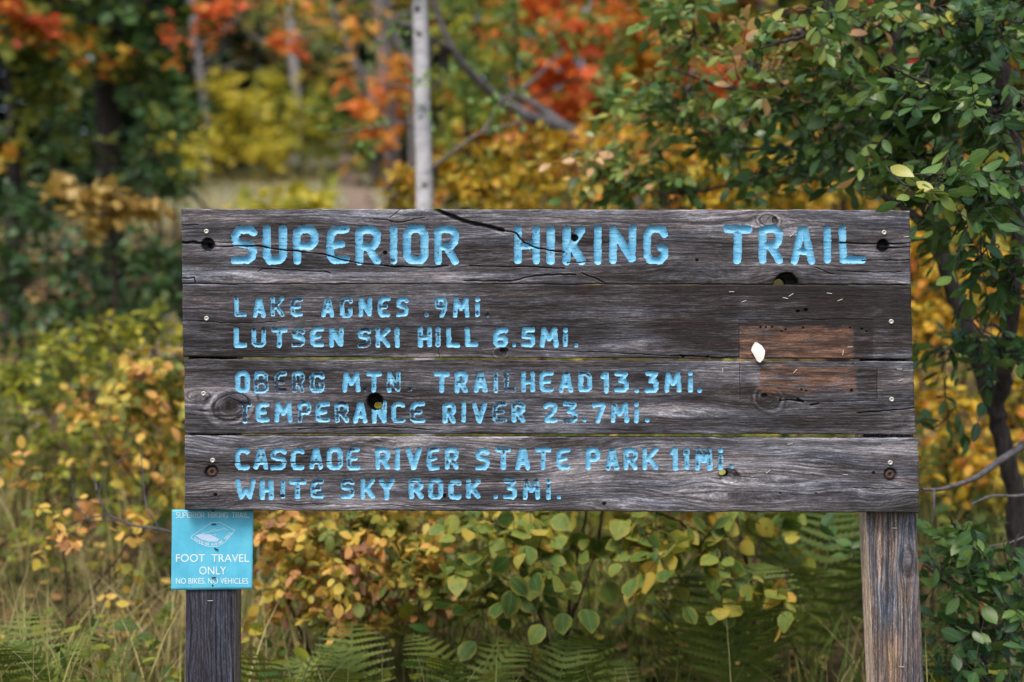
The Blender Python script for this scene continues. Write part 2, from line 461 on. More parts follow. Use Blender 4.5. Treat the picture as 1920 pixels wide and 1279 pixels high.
# planks: corner pixels TL, TR, BL, BR
PLANKS = [
 ((338.5, 391.5), (1706.5, 394), (341, 531.8), (1708, 533.2)),
 ((341, 533), (1709, 534.5), (342.5, 669.5), (1711.5, 673.5)),
 ((344.5, 673.5), (1713.5, 678), (346.5, 813.5), (1717.5, 814.5)),
 ((346.5, 817), (1722, 821.5), (346, 956.5), (1724.5, 961.5)),
]
CRACKS = [
 [(3.2, 7, [(334, 454), (392, 455.5)]), (1.5, 5, [(400, 461.5), (437, 461.7), (480, 461.7), (501, 465), (541, 469.8), (582, 474), (608, 477), (650, 488.6), (678, 494), (708, 496.6), (737, 500), (774, 500), (808, 502), (840, 498)]),
  (1.1, 3, [(400, 453.6), (436, 454.4)]), (1.2, 3, [(334, 421.5), (372, 421.5)]), (1.2, 3, [(483, 510), (491, 505), (508, 503.7), (564, 507), (620, 511)]),
  (4.2, 9, [(814, 389), (841, 404.5), (868, 415), (903, 422), (942, 432.5)]), (1.5, 5, [(935, 431), (960, 435.5), (969, 437.5), (982, 455), (1011, 465.6), (1044, 471.5), (1058, 472.6)]),
  (1.0, 3, [(730, 408), (740, 402), (753, 391)]), (1.0, 3, [(700, 411), (726, 412), (744, 417), (762, 416), (779, 410), (797, 408)]),
  (1.7, 4, [(870, 527), (962, 526.6), (985, 520.7), (1044, 513.7), (1079, 515)]), (1.5, 4, [(1091, 511), (1114, 522), (1135, 531)]), (1.2, 3, [(880, 498.4), (997, 500.8), (1058, 503)]), (1.0, 3, [(1064, 492.6), (1105, 491.4)]),
  (1.6, 5, [(1576, 455), (1642, 457)]), (1.7, 5, [(1664, 457.4), (1712, 456)]), (1.6, 5, [(1664, 465.6), (1688, 464), (1712, 463)]), (1.2, 4, [(1618, 488.4), (1712, 489)]), (1.0, 3, [(1525, 500), (1548, 508), (1562, 515)]),
  (2.2, 5, [(334, 521), (364, 521.5), (366, 531)]), (1.0, 3, [(1570, 508), (1640, 511), (1690, 510)])],
 [(1.2, 3, [(1276, 668.5), (1330, 670), (1386, 671)]), (0.9, 2.5, [(341, 601), (440, 606), (520, 604)]), (0.8, 2, [(822, 655), (824, 672)]), (1.0, 3, [(1000, 655), (1200, 664), (1300, 668)]), (0.8, 2, [(1385.5, 598), (1386, 672)]), (0.9, 2, [(1386, 600), (1637, 598.5)])],
 [(1.4, 4, [(1608, 775), (1665, 770), (1722, 764)]), (1.8, 5, [(1462, 751), (1484, 750), (1500, 752)]), (2.6, 6, [(1496, 749), (1506, 753)]), (1.8, 5, [(1520, 760), (1535, 757)]), (0.8, 2, [(1387, 680), (1388, 750)]), (0.9, 2, [(1645, 690), (1645, 748)]), (0.9, 2, [(1500, 752), (1560, 753), (1645, 751)]), (1.0, 3, [(430, 745), (448, 752), (458, 764)]), (1.0, 3, [(560, 805), (700, 800), (830, 806)])],
 [(1.0, 3, [(1600, 914), (1680, 917), (1730, 917.5)]), (0.9, 2.5, [(345, 867), (470, 868), (640, 866)]), (0.8, 2, [(700, 905), (860, 907), (1010, 900)]), (0.9, 2.5, [(1376, 891), (1420, 897)]), (0.8, 2, [(520, 945), (800, 948), (1000, 944)])],
]
KNOTS = [   # x, y, radius x, radius y, dark, spread of the grain round it
 [(1441, 413, 17, 9, .45, 26), (1476, 530, 44, 30, .1, 45), (1306, 527, 40, 26, .0, 50), (722, 486, 9, 12, .3, 18), (455, 520, 30, 9, .0, 30), (690, 465, 10, 10, .2, 20), (800, 398, 40, 12, .05, 40)],
 [(938, 661, 11, 7, .75, 18), (1230, 646, 14, 6, .0, 22), (1503, 582, 8, 5, .2, 14)],
 [(433, 762, 30, 25, .62, 46), (1441, 747, 22, 16, .66, 34), (704, 753, 15, 15, .3, 30), (372, 742, 20, 10, .25, 30), (1280, 776, 25, 8, .0, 30)],
 [(1366, 895, 21, 18, .12, 40), (1536, 872, 16, 9, .0, 34), (1130, 943, 24, 12, .0, 36), (1355, 928, 18, 10, .0, 34), (400, 925, 28, 18, .05, 34), (620, 890, 26, 10, .0, 34)],
]
# holes: x, y, rx, ry, depth (38 or more goes right through)
HOLES = [
 [(390, 458.5, 12.5, 12.5, 20), (391, 459.5, 5, 5, 34), (1655.5, 461, 12, 12, 26), (1077.5, 445.5, 7.2, 6.8, 15), (1475, 532, 22, 21, 26), (1465, 535, 13, 15, 60), (1307, 488, 3, 2.6, 6), (722, 474, 4, 4, 7), (1452, 413, 5, 6, 3)],
 [(1496, 584, 3.4, 2.8, 6), (1511, 581.5, 4, 3, 6), (945, 657, 8, 5, 6), (1426, 614, 2, 2, 4), (1436, 614, 2, 2, 4), (1448, 614, 2.2, 1.8, 4), (1473, 618, 2.4, 1.8, 4), (1465, 621, 1.8, 1.6, 4), (1506, 615, 2.2, 1.8, 4), (1594, 615, 2, 1.5, 4), (1616, 617, 2, 1.5, 4), (1625, 622, 1.8, 1.4, 4), (1281, 669, 3, 3, 7), (1327, 669, 2.6, 2.4, 6)],
 [(703.5, 753, 14.5, 16.5, 30), (707, 761, 10, 8, 60), (1433, 742, 6, 4, 5), (1503, 731, 2, 2, 4), (1512, 733, 2, 1.6, 4), (1597, 733, 2.6, 3, 5), (1600, 682, 2, 1.5, 3)],
 [(1367, 893.5, 18, 14.5, 11), (1357, 887.5, 9, 7, 60), (397, 885, 12.5, 12.5, 7), (1669.5, 890, 12.5, 12.5, 7), (530, 930, 4, 3.2, 6), (834, 930, 3.2, 4, 6), (404, 928, 3.6, 3.4, 5), (1133, 945, 4, 3, 5), (1638, 887, 3, 3, 4), (1463, 925, 2, 1.5, 3), (1530, 925, 2, 1.5, 3)],
]


def seg_sdf(X, Y, pts):
    d = np.full(X.shape, 1e9)
    for (x0, y0), (x1, y1) in zip(pts[:-1], pts[1:]):
        dx, dy = x1 - x0, y1 - y0
        L2 = dx * dx + dy * dy + 1e-9
        t = np.clip(((X - x0) * dx + (Y - y0) * dy) / L2, 0, 1)
        d = np.minimum(d, np.hypot(X - x0 - t * dx, Y - y0 - t * dy))
    return d


DARK = np.array((0.022, 0.019, 0.019))
MIDC = np.array((0.091, 0.090, 0.104))
LITE = np.array((0.31, 0.31, 0.345))


def wood_tone(L):
    L = np.clip(L, 0, 1)[..., None]
    return np.where(L < .5, DARK + (MIDC - DARK) * (L * 2), MIDC + (LITE - MIDC) * (L * 2 - 1))


def grain_field(X, Y, knots, seed, amp=10.0, stretch=1.0):
    """Across-the-grain coordinate: fibres run along X and part round every knot."""
    W = Y + amp * 2 * (fbm(X / 260, Y / 70, seed) - .5) + 3 * (fbm(X / 60, Y / 25, seed + 3) - .5)
    kd = np.zeros(X.shape)
    ring = np.full(X.shape, 9.0)
    for kx, ky, rx, ry, dk, sp in knots:
        e = np.exp(-((X - kx) / (sp * 1.7)) ** 2 - ((Y - ky) / (sp * .62)) ** 2)
        W = W - (Y - ky) * (.80 if dk > .2 else .52) * e
        r = np.hypot((X - kx) / rx, (Y - ky) / ry) + .22 * (fbm(X / 9, Y / 9, seed + 9) - .5)
        ring = np.minimum(ring, r)
        kd = np.maximum(kd, dk * (1 - sstep(.75, 1.12, r)))
        if dk > .2:
            kd = np.maximum(kd, .5 * np.exp(-((r - 1.05) / .13) ** 2))
    return W, kd, ring


def plank_fields(i, X, Y):
    seed = 20 + i * 13
    amp, period = [(12, 7.0), (5, 4.2), (9, 6.0), (22, 5.2)][i]
    W, kd, ring = grain_field(X, Y, KNOTS[i], seed, amp)
    s1 = fbm(X / 80, W / 2.6, seed + 1, 4)
    s2 = fbm(X / 16, W / 1.25, seed + 2, 2)
    big = fbm(X / 330, W / 20, seed + 4, 2)
    pat = fbm(X / 130, Y / 34, seed + 5, 3)
    ph = W / period + 1.6 * fbm(X / 500, W / 30, seed + 6)
    saw = ph - np.floor(ph)
    late = np.exp(-((saw - .78) / .15) ** 2)
    kn = np.zeros(X.shape)
    inside = ring < 2.6
    kn[inside] = (.5 + .5 * np.sin(ring[inside] * 15 + 3 * fbm(X[inside] / 12, Y[inside] / 6, seed + 12))) * (1 - sstep(1.3, 2.6, ring[inside]))
    base = [.46, .28, .41, .54][i]
    L = base + .7 * (s1 - .5) + .5 * (s2 - .5) + .6 * (big - .5) + .85 * (pat - .5) - [.15, .13, .14, .26][i] * late * (.4 + 1.2 * fbm(X / 50, W / 8, seed + 11)) + .10 * (kn - .3)
    L = L - .62 * kd
    for kx, ky, rx, ry, dk, sp in KNOTS[i]:
        if dk < .4:
            continue
        ang = np.arctan2((Y - ky) / ry, (X - kx) / rx)
        r = np.hypot((X - kx) / rx, (Y - ky) / ry) * (1 + .14 * np.sin(ang * 2 + kx) + .12 * (fbm(X / 11, Y / 11, seed + 14) - .5))
        ins = 1 - sstep(.9, 1.05, r)
        L = L + ins * (.22 + .55 * (fbm(r * 7, ang * 1.3 + 9, seed + 15) - .5) + .10 * np.sin(r * 22))
        L = L + .30 * np.exp(-((r - 1.32) / .14) ** 2) * (.4 + fbm(ang * 1.5 + 5, r, seed + 16)) - .55 * np.exp(-((r - 1.02) / .07) ** 2) * sstep(.35, .6, fbm(ang * .9 + 3, r * .3, seed + 17) + .12)
        L = L - .22 * np.exp(-((r - 1.62) / .10) ** 2) * sstep(.4, .6, fbm(ang * 1.1 + 7, r * .3, seed + 18))
    brown = np.zeros(X.shape)
    if i == 0:
        L = L - .24 * sstep(820, 900, X) * (1 - sstep(940, 1010, X)) * sstep(436, 460, Y) * (1 - sstep(486, 505, Y))
        L = L - .20 * np.exp(-((X - 1300) / 60) ** 2 - ((Y - 500) / 18) ** 2) - .16 * np.exp(-((X - 365) / 40) ** 2 - ((Y - 497) / 12) ** 2)
        L = L + .16 * sstep(500, 525, Y) * (1 - sstep(860, 960, X)) + .16 * sstep(0, 30, 30 - (Y - 392)) + .08 * sstep(1380, 1600, X)
        L = L + .10 * np.exp(-((X - 450) / 60) ** 2 - ((Y - 518) / 7) ** 2)
    if i == 1:
        L = L - .06 * sstep(760, 1000, X) * (1 - sstep(600, 640, Y)) - .12 * sstep(1190, 1240, X) * (1 - sstep(1370, 1400, X)) * (1 - sstep(640, 665, Y)) + .10 * sstep(640, 668, Y)
        L = L - .10 * sstep(1380, 1420, X) * (1 - sstep(590, 606, Y))
        wob = 16 * (fbm(X / 26, Y / 7, 71) - .5)
        box = sstep(1383, 1387, X + .2 * wob) * (1 - sstep(1634, 1639, X)) * sstep(598, 601, Y)
        brown = box * sstep(610, 620, Y + wob) * (1 - sstep(1592, 1606, X + .5 * wob)) * sstep(.26, .54, fbm(X / 46, W / 3.4, 77) + .24 * sstep(1430, 1560, X) + .0)
        L = L - .16 * box * (1 - sstep(612, 622, Y + wob)) - .18 * box * sstep(1597, 1604, X) - .12 * box * np.exp(-((X - 1440) / 26) ** 2 - ((Y - 632) / 9) ** 2)
    if i == 2:
        wob = 16 * (fbm(X / 26, Y / 8, 73) - .5)
        box = sstep(1386, 1390, X) * (1 - sstep(1643, 1647, X)) * (1 - sstep(746, 754, Y))
        brown = sstep(1420, 1428, X + wob) * (1 - sstep(1600, 1608, X)) * sstep(686, 690, Y + .4 * wob) * (1 - sstep(730, 742, Y + wob)) * sstep(.24, .54, fbm(X / 46, W / 3.6, 79) + .04)
        brown = np.maximum(brown, .6 * sstep(1424, 1432, X) * (1 - sstep(1466, 1474, X)) * (1 - sstep(682, 686, Y)))
        L = L - .24 * box * sstep(1601, 1612, X) * sstep(688, 700, Y) * sstep(.35, .6, fbm(X / 20, W / 3, 81) + .1) - .1 * box * (1 - sstep(1410, 1425, X)) * sstep(690, 706, Y)
        L = L + .10 * sstep(1640, 1700, X) + .12 * sstep(1250, 1400, X) * sstep(770, 800, Y) - .2 * np.exp(-((X - 1420) / 60) ** 2 - ((Y - 775) / 14) ** 2)
        L = L - .1 * (1 - sstep(690, 740, Y)) * (1 - sstep(1240, 1340, X)) + .12 * np.exp(-((X - 430) / 70) ** 2 - ((Y - 795) / 9) ** 2)
    if i == 3:
        L = L + .12 * (1 - sstep(817, 838, Y)) + .06 * sstep(1050, 1350, X) - .10 * np.exp(-((X - 390) / 60) ** 2 - ((Y - 890) / 20) ** 2)
    col = wood_tone(L)
    warm = (fbm(X / 150, W / 14, seed + 8) - .45)[..., None]
    col = col * (1 + warm * np.array((.34, .08, -.16)))
    bt = np.clip(.44 + 1.5 * (s1 - .5) + 1.7 * (fbm(X / 34, Y / 9, 83) - .5), 0, 1)[..., None]
    bcol = np.array((.06, .036, .028)) + (np.array((.205, .112, .074)) - np.array((.06, .036, .028))) * bt
    col = col * (1 - brown[..., None]) + bcol * brown[..., None]
    h = -.00075 * (s1 - .5) - .0005 * (s2 - .5) - .0004 * late - .0007 * (pat - .5) + .0012 * kd
    return W, L, col, h, ring


def grid_faces(ns, nt, off=0):
    a = np.arange(ns * nt).reshape(nt, ns) + off
    return np.stack([a[:-1, :-1].ravel(), a[1:, :-1].ravel(), a[1:, 1:].ravel(), a[:-1, 1:].ravel()], 1)


ORG = np.array((0.0, D, 0.0))
SIGN = empty('trail_sign', ORG, 'weathered grey four-plank wooden trail sign with blue carved lettering on two posts', 'sign')


def compress(V, F, arrs):
    used, inv = np.unique(F, return_inverse=True)
    return V[used], inv.reshape(F.shape), [a[used] for a in arrs]


def build_plank(i):
    TL, TR, BL, BR = [np.array(p, float) for p in PLANKS[i]]
    ns, nt = 1376, 141
    s = np.linspace(0, 1, ns)[None, :, None]
    t = np.linspace(0, 1, nt)[:, None, None]
    P = (TL * (1 - s) + TR * s) * (1 - t) + (BL * (1 - s) + BR * s) * t
    X, Y = P[..., 0].copy(), P[..., 1].copy()
    # uneven sawn edges
    T, Sx = t[..., 0], s[..., 0]
    wt = 2.4 * (fbm(X / 45, Y * 0 + 3 + i, 41) - .5) + 1.2 * (fbm(X / 9, Y * 0 + 3 + i, 42) - .5)
    wb = 2.4 * (fbm(X / 45, Y * 0 + 30 + i, 43) - .5) + 1.2 * (fbm(X / 9, Y * 0 + 30 + i, 44) - .5)
    Y += wt * (1 - T) ** 6 + wb * T ** 6
    X += (2.6 * (fbm(Y / 16, Y * 0 + 8 + i, 45) - .5)) * (1 - Sx) ** 200 + (3.0 * (fbm(Y / 14, Y * 0 + 18 + i, 46) - .5)) * Sx ** 200
    W, L, col, h, ring = plank_fields(i, X, Y)
    # rounded edges
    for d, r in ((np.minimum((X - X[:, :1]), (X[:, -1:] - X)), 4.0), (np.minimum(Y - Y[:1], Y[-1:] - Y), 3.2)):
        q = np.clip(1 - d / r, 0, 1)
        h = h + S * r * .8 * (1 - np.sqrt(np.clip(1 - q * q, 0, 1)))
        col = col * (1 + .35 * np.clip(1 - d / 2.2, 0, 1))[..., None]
    # letters
    lab = np.full(X.shape, -1)
    wear = np.zeros(X.shape)
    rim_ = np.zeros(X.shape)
    jx = X + 1.5 * (fbm(X / 11, Y / 11, 51) - .5) + 1.6 * (fbm(X / 3.2, Y / 3.2, 52, 2) - .5)
    jy = Y + 1.5 * (fbm(X / 11, Y / 11, 53) - .5) + 1.6 * (fbm(X / 3.2, Y / 3.2, 54, 2) - .5)
    for li, (pi, y0, y1, hw, letters) in enumerate(LINES):
        if pi != i:
            continue
        rg = np.random.default_rng(300 + li)
        dep = .0075 if li == 0 else .0046
        for ch, x0, x1, wr in letters:
            m = (X > x0 - 12) & (X < x1 + 12) & (Y > y0 - 12) & (Y < y1 + 12)
            xx, yy = jx[m], jy[m]
            d = np.full(xx.shape, 1e9)
            g = GL['G' if (li == 0 and ch == 'C') else ch]
            ya, yb = y0 + rg.uniform(-1.2, 1.2), y1 + rg.uniform(-1.2, 1.2)
            h2 = hw * rg.uniform(.92, 1.06)
            lo, hi = x0 + h2, x1 - h2
            if hi < lo:
                lo = hi = (lo + hi) / 2
            for st in g:
                pts = [(lo + (hi - lo) * u, ya + h2 + (yb - ya - 2 * h2) * v) for u, v in st]
                d = np.minimum(d, seg_sdf(xx, yy, pts))
            h3 = h2 * (.88 if ch == '.' else 1)
            r = d / h3
            hh = h[m]
            hh = hh + dep * np.clip(1 - r * r, 0, 1) ** .55
            h[m] = hh
            lm, wm = lab[m], wear[m]
            ok = r < 1.06
            lm[ok] = li
            wm[ok] = (wr * .85 + 0 * r if ch == '.' else (wr * .62 + .10 + .30 * (.58 - r)) if li else (wr + .13 + .2 * (.7 - r)))[ok]
            lab[m], wear[m] = lm, wm
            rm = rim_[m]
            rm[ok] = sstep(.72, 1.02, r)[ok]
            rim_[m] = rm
    if i == 0:
        wear += .45 * (fbm(X / 30, W / 6, 58) - .5) * (lab >= 0)
    if i:           # flaking runs along the grain, across several letters
        wear += .75 * (fbm(X / 42, W / 5.5, 57) - .5) * (lab >= 0)
    if i == 2:      # the T burnt out by the knot, the E that lost its foot
        k = np.exp(-((X - 447) / 22) ** 2 - ((Y - 765) / 26) ** 2)
        wear += .22 * k * (lab >= 0)
        wear += .3 * ((X > 512) & (X < 540) & (Y > 724) & (Y < 740)) * (lab >= 0)
    wear += .34 * np.exp(-((X - 726) / 12) ** 2 - ((Y - 488) / 12) ** 2) * (lab >= 0)
    # cracks and holes
    for w, dep, pts in CRACKS[i]:
        p = np.array(pts, float)
        m = (X > p[:, 0].min() - 14) & (X < p[:, 0].max() + 14) & (Y > p[:, 1].min() - 14) & (Y < p[:, 1].max() + 14)
        d = seg_sdf(X[m] + 2.0 * (fbm(X[m] / 14, Y[m] / 14, 61) - .5), Y[m] + 4.0 * (fbm(X[m] / 16, Y[m] / 30, 62) - .5), pts)
        ww = np.maximum(w * (.35 + 1.1 * fbm(X[m] / 24, Y[m] / 60, 63)), .75)
        a = np.clip(1.25 - d / ww, 0, 1)
        h[m] = h[m] + dep * .001 * a
        c = col[m]
        c *= (1 - .86 * np.clip(a * 1.3, 0, 1))[:, None]
        lip = np.exp(-((d - ww * 1.5) / 1.2) ** 2) * .35
        c *= (1 + lip)[:, None]
        col[m] = c
        wv = wear[m]
        wv[a > .25] += .7
        wear[m] = wv
    hole = np.zeros(X.shape)
    for hx, hy, rx, ry, dep in HOLES[i]:
        r = np.hypot((X - hx) / rx, (Y - hy) / ry) + .16 * (fbm(X / 7, Y / 7, 65) - .5)
        if dep == 60 and i == 0:
            r = r + .12 * (X - hx) / rx
        a = 1 - sstep(.86, 1.04, r)
        h = np.maximum(h, dep * .001 * a)
        rough = np.clip(1.35 - r, 0, .35) / .35
        col = col * (1 - .45 * (rough * (a < .5)) - (.0 if dep == 11 else .72) * (a >= .5))[..., None]
        lab[a > .4] = -1
        if dep > 38:
            hole = np.maximum(hole, a)
    thick = .038
    wave = .0016 * np.sin(X / 430 + i * 1.7) + .0012 * (fbm(X / 300, Y / 90, 91 + i) - .5)
    Yw = np.minimum(h, thick) + [0, .0015, .0006, -.0008][i] + wave
    V = np.stack([(X - 960) * S, Yw, CZ - (Y - 639.5) * S], -1).reshape(-1, 3)
    gr = np.stack([X * S, W * S, np.full(X.shape, i * .7)], -1).reshape(-1, 3)
    colf = np.clip(col, .004, .8).reshape(-1, 3)
    F = grid_faces(ns, nt)
    F = F[~(hole.ravel()[F] > .985).all(1)]
    fl = lab.ravel()[F]
    flab = np.where((fl >= 0).sum(1) >= 3, fl.max(1), -1)
    FW = F[flab < 0]
    # sides and back share one coarser shell
    k = 4
    ii = np.unique(np.concatenate([np.arange(0, ns, k), [ns - 1]]))
    jj = np.unique(np.concatenate([np.arange(0, nt, k), [nt - 1]]))
    idx = np.arange(ns * nt).reshape(nt, ns)
    rim = np.concatenate([idx[0, :], idx[1:, -1], idx[-1, -2::-1], idx[-2:0:-1, 0]])
    layers, VF, base = [rim], [V], len(V)
    for dd in (.006, .02, thick):
        vv = V[rim].copy()
        vv[:, 1] = dd + [0, .0015, .0006, -.0008][i] + wave.ravel()[rim] + (.0008 * (vnoise(np.arange(len(rim)) / 7.0, dd * 900, i) - .5) if dd < thick else 0)
        VF.append(vv)
        layers.append(np.arange(base, base + len(rim)))
        base += len(rim)
    SF = []
    for a, b in zip(layers[:-1], layers[1:]):
        SF.append(np.stack([a, np.roll(a, -1), np.roll(b, -1), b], 1))
    SF = np.concatenate(SF)
    if i == 0:      # leave the through hole open at the lower edge
        hv = np.concatenate([hole.ravel(), hole.ravel()[rim], hole.ravel()[rim], hole.ravel()[rim]])
        SF = SF[~(hv[SF] > .5).any(1)]
    bj, bi = np.meshgrid(jj, ii, indexing='ij')
    bv = V[idx[bj, bi]].reshape(-1, 3).copy()
    bv[:, 1] = thick + [0, .0015, .0006, -.0008][i] + wave[bj, bi].ravel()
    BF = grid_faces(len(ii), len(jj), base)[:, ::-1]
    bh = hole[bj, bi].ravel()
    BF = BF[~(bh[BF - base] > .5).any(1)]
    VF.append(bv)
    Vall = np.concatenate(VF)
    side_col = np.concatenate([colf] + [colf[rim] * 1.05] * 3 + [colf[idx[bj, bi]].reshape(-1, 3)])
    gr_side = gr[rim].copy()
    gs = [gr]
    for n, dd in enumerate((.006, .02, thick)):
        g2 = gr_side.copy()
        g2[:, 1] += dd
        gs.append(g2)
    gs.append(gr[idx[bj, bi]].reshape(-1, 3))
    grall = np.concatenate(gs)
    VV, FF, (c2, g2) = compress(Vall, np.concatenate([FW, SF, BF]), [side_col, grall])
    pl = npmesh('plank', VV, FF, M_WOOD, SIGN, True, vecs={'grain': g2}, cols={'wood': c2})
    for li in sorted({l for l in flab if l >= 0}):
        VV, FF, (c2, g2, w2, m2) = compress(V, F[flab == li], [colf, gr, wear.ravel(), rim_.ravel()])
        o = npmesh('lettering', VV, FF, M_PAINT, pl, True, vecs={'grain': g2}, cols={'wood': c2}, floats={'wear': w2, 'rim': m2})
    return pl, (lambda px, py: float(Yw.reshape(nt, ns)[min(nt - 1, max(0, int((py - TL[1]) / (BL[1] - TL[1]) * (nt - 1)))), min(ns - 1, max(0, int((px - TL[0]) / (TR[0] - TL[0]) * (ns - 1))))]))


planks = [build_plank(i) for i in range(4)]
PL_LABEL = ['top plank with the large carved title line', 'dark second plank with staples and a brown patch', 'third plank with a big knot and two brown patches', 'grey bottom plank with wavy grain and rusty bolts']
for (pl, _), l in zip(planks, PL_LABEL):
    pl['label'] = l


# ---- fixings
def lathe(profile, n=20, axis='Y'):
    """Rings (radius, along) revolved; the axis runs along +Y, away from the camera."""
    a = np.linspace(0, 2 * np.pi, n, endpoint=False)
    V = np.concatenate([np.stack([r * np.cos(a), np.full(n, y), r * np.sin(a)], 1) for r, y in profile])
    F = []
    for k in range(len(profile) - 1):
        i0 = np.arange(n) + k * n
        i1 = np.roll(np.arange(n), -1) + k * n
        F.append(np.stack([i0, i1, i1 + n, i0 + n], 1))
    F = np.concatenate(F)
    return V, F


def on_plank(i, px, py, out=.0):
    return np.array(((px - 960) * S, planks[i][1](px, py) - out, CZ - (py - 639.5) * S))


def place(proto, parent, loc, rot_y=0.0, name=None):
    o = proto if proto.parent is None else proto.copy()
    if o is not proto:
        COL.objects.link(o)
    o.parent = parent
    o.location = Vector(loc)
    o.rotation_euler = (0, rot_y, 0)
    return o


V_, F_ = lathe([(.0001, -.0004), (.0021, -.0004), (.0026, -.0012), (.0030, -.0028), (.0048, -.0031), (.0058, -.0022), (.0061, .0008)], 20)
screw0 = npmesh('screw', V_, F_, M_SCREW)
SCREWS = [(0, 387, 434), (1, 387, 597), (2, 382, 738), (3, 399, 863), (0, 1657.5, 436), (1, 1671, 603), (2, 1672, 749), (3, 1669, 867.5)]
for i, px, py in SCREWS:
    place(screw0, planks[i][0], on_plank(i, px, py))
V_, F_ = lathe([(.0001, .004), (.0040, .004), (.0046, -.001), (.0090, -.0015), (.0095, -.0008), (.0118, -.0010), (.0122, .0004), (.0122, .003)], 24)
bolt0 = npmesh('bolt', V_, F_, M_RUST)
for i, px, py in ((3, 397, 885), (3, 1669.5, 890)):
    place(bolt0, planks[i][0], (*((px - 960) * S,), .006, CZ - (py - 639.5) * S))


def staple_mesh(name, w, t, mat, bulge=0.0):
    n = 7
    xs = np.linspace(-w / 2, w / 2, n)
    pts = [(-w / 2, .004)] + [(x, -.0012 - bulge * math.cos(x / w * math.pi)) for x in xs] + [(w / 2, .004)]
    V, F = [], []
    for k, (x, y) in enumerate(pts):
        dx, dy = (0, 1) if k in (0, len(pts) - 1) else (1, 0)
        for a, b in ((-1, -1), (1, -1), (1, 1), (-1, 1)):
            V.append((x + a * t * dy, y + a * t * dx, b * t))
    for k in range(len(pts) - 1):
        for q in range(4):
            F.append((k * 4 + q, k * 4 + (q + 1) % 4, k * 4 + 4 + (q + 1) % 4, k * 4 + 4 + q))
    return npmesh(name, np.array(V), np.array(F), mat, None, False)


staple0 = staple_mesh('staple', .0128, .00075, M_STAPLE)
STAPLES = [(1, 1371.5, 547, 0), (1, 1394.5, 565, 20), (1, 1472.5, 559, -12), (1, 1483, 553, 32), (1, 1555, 550, -8), (1, 1575, 562.5, 20), (0, 1484.5, 441, 38), (1, 1594, 650.5, 0), (1, 1580.5, 661, 80),
           (2, 1491, 696, 48), (2, 1355, 694.5, 86), (2, 1686.5, 692, 0), (2, 1688.5, 713, 22), (3, 1440, 884.5, 42), (3, 1585, 890, 0), (3, 1481, 832.5, 8), (0, 1699, 444, 4)]
for i, px, py, a in STAPLES:
    place(staple0, planks[i][0], on_plank(i, px, py), -math.radians(a))


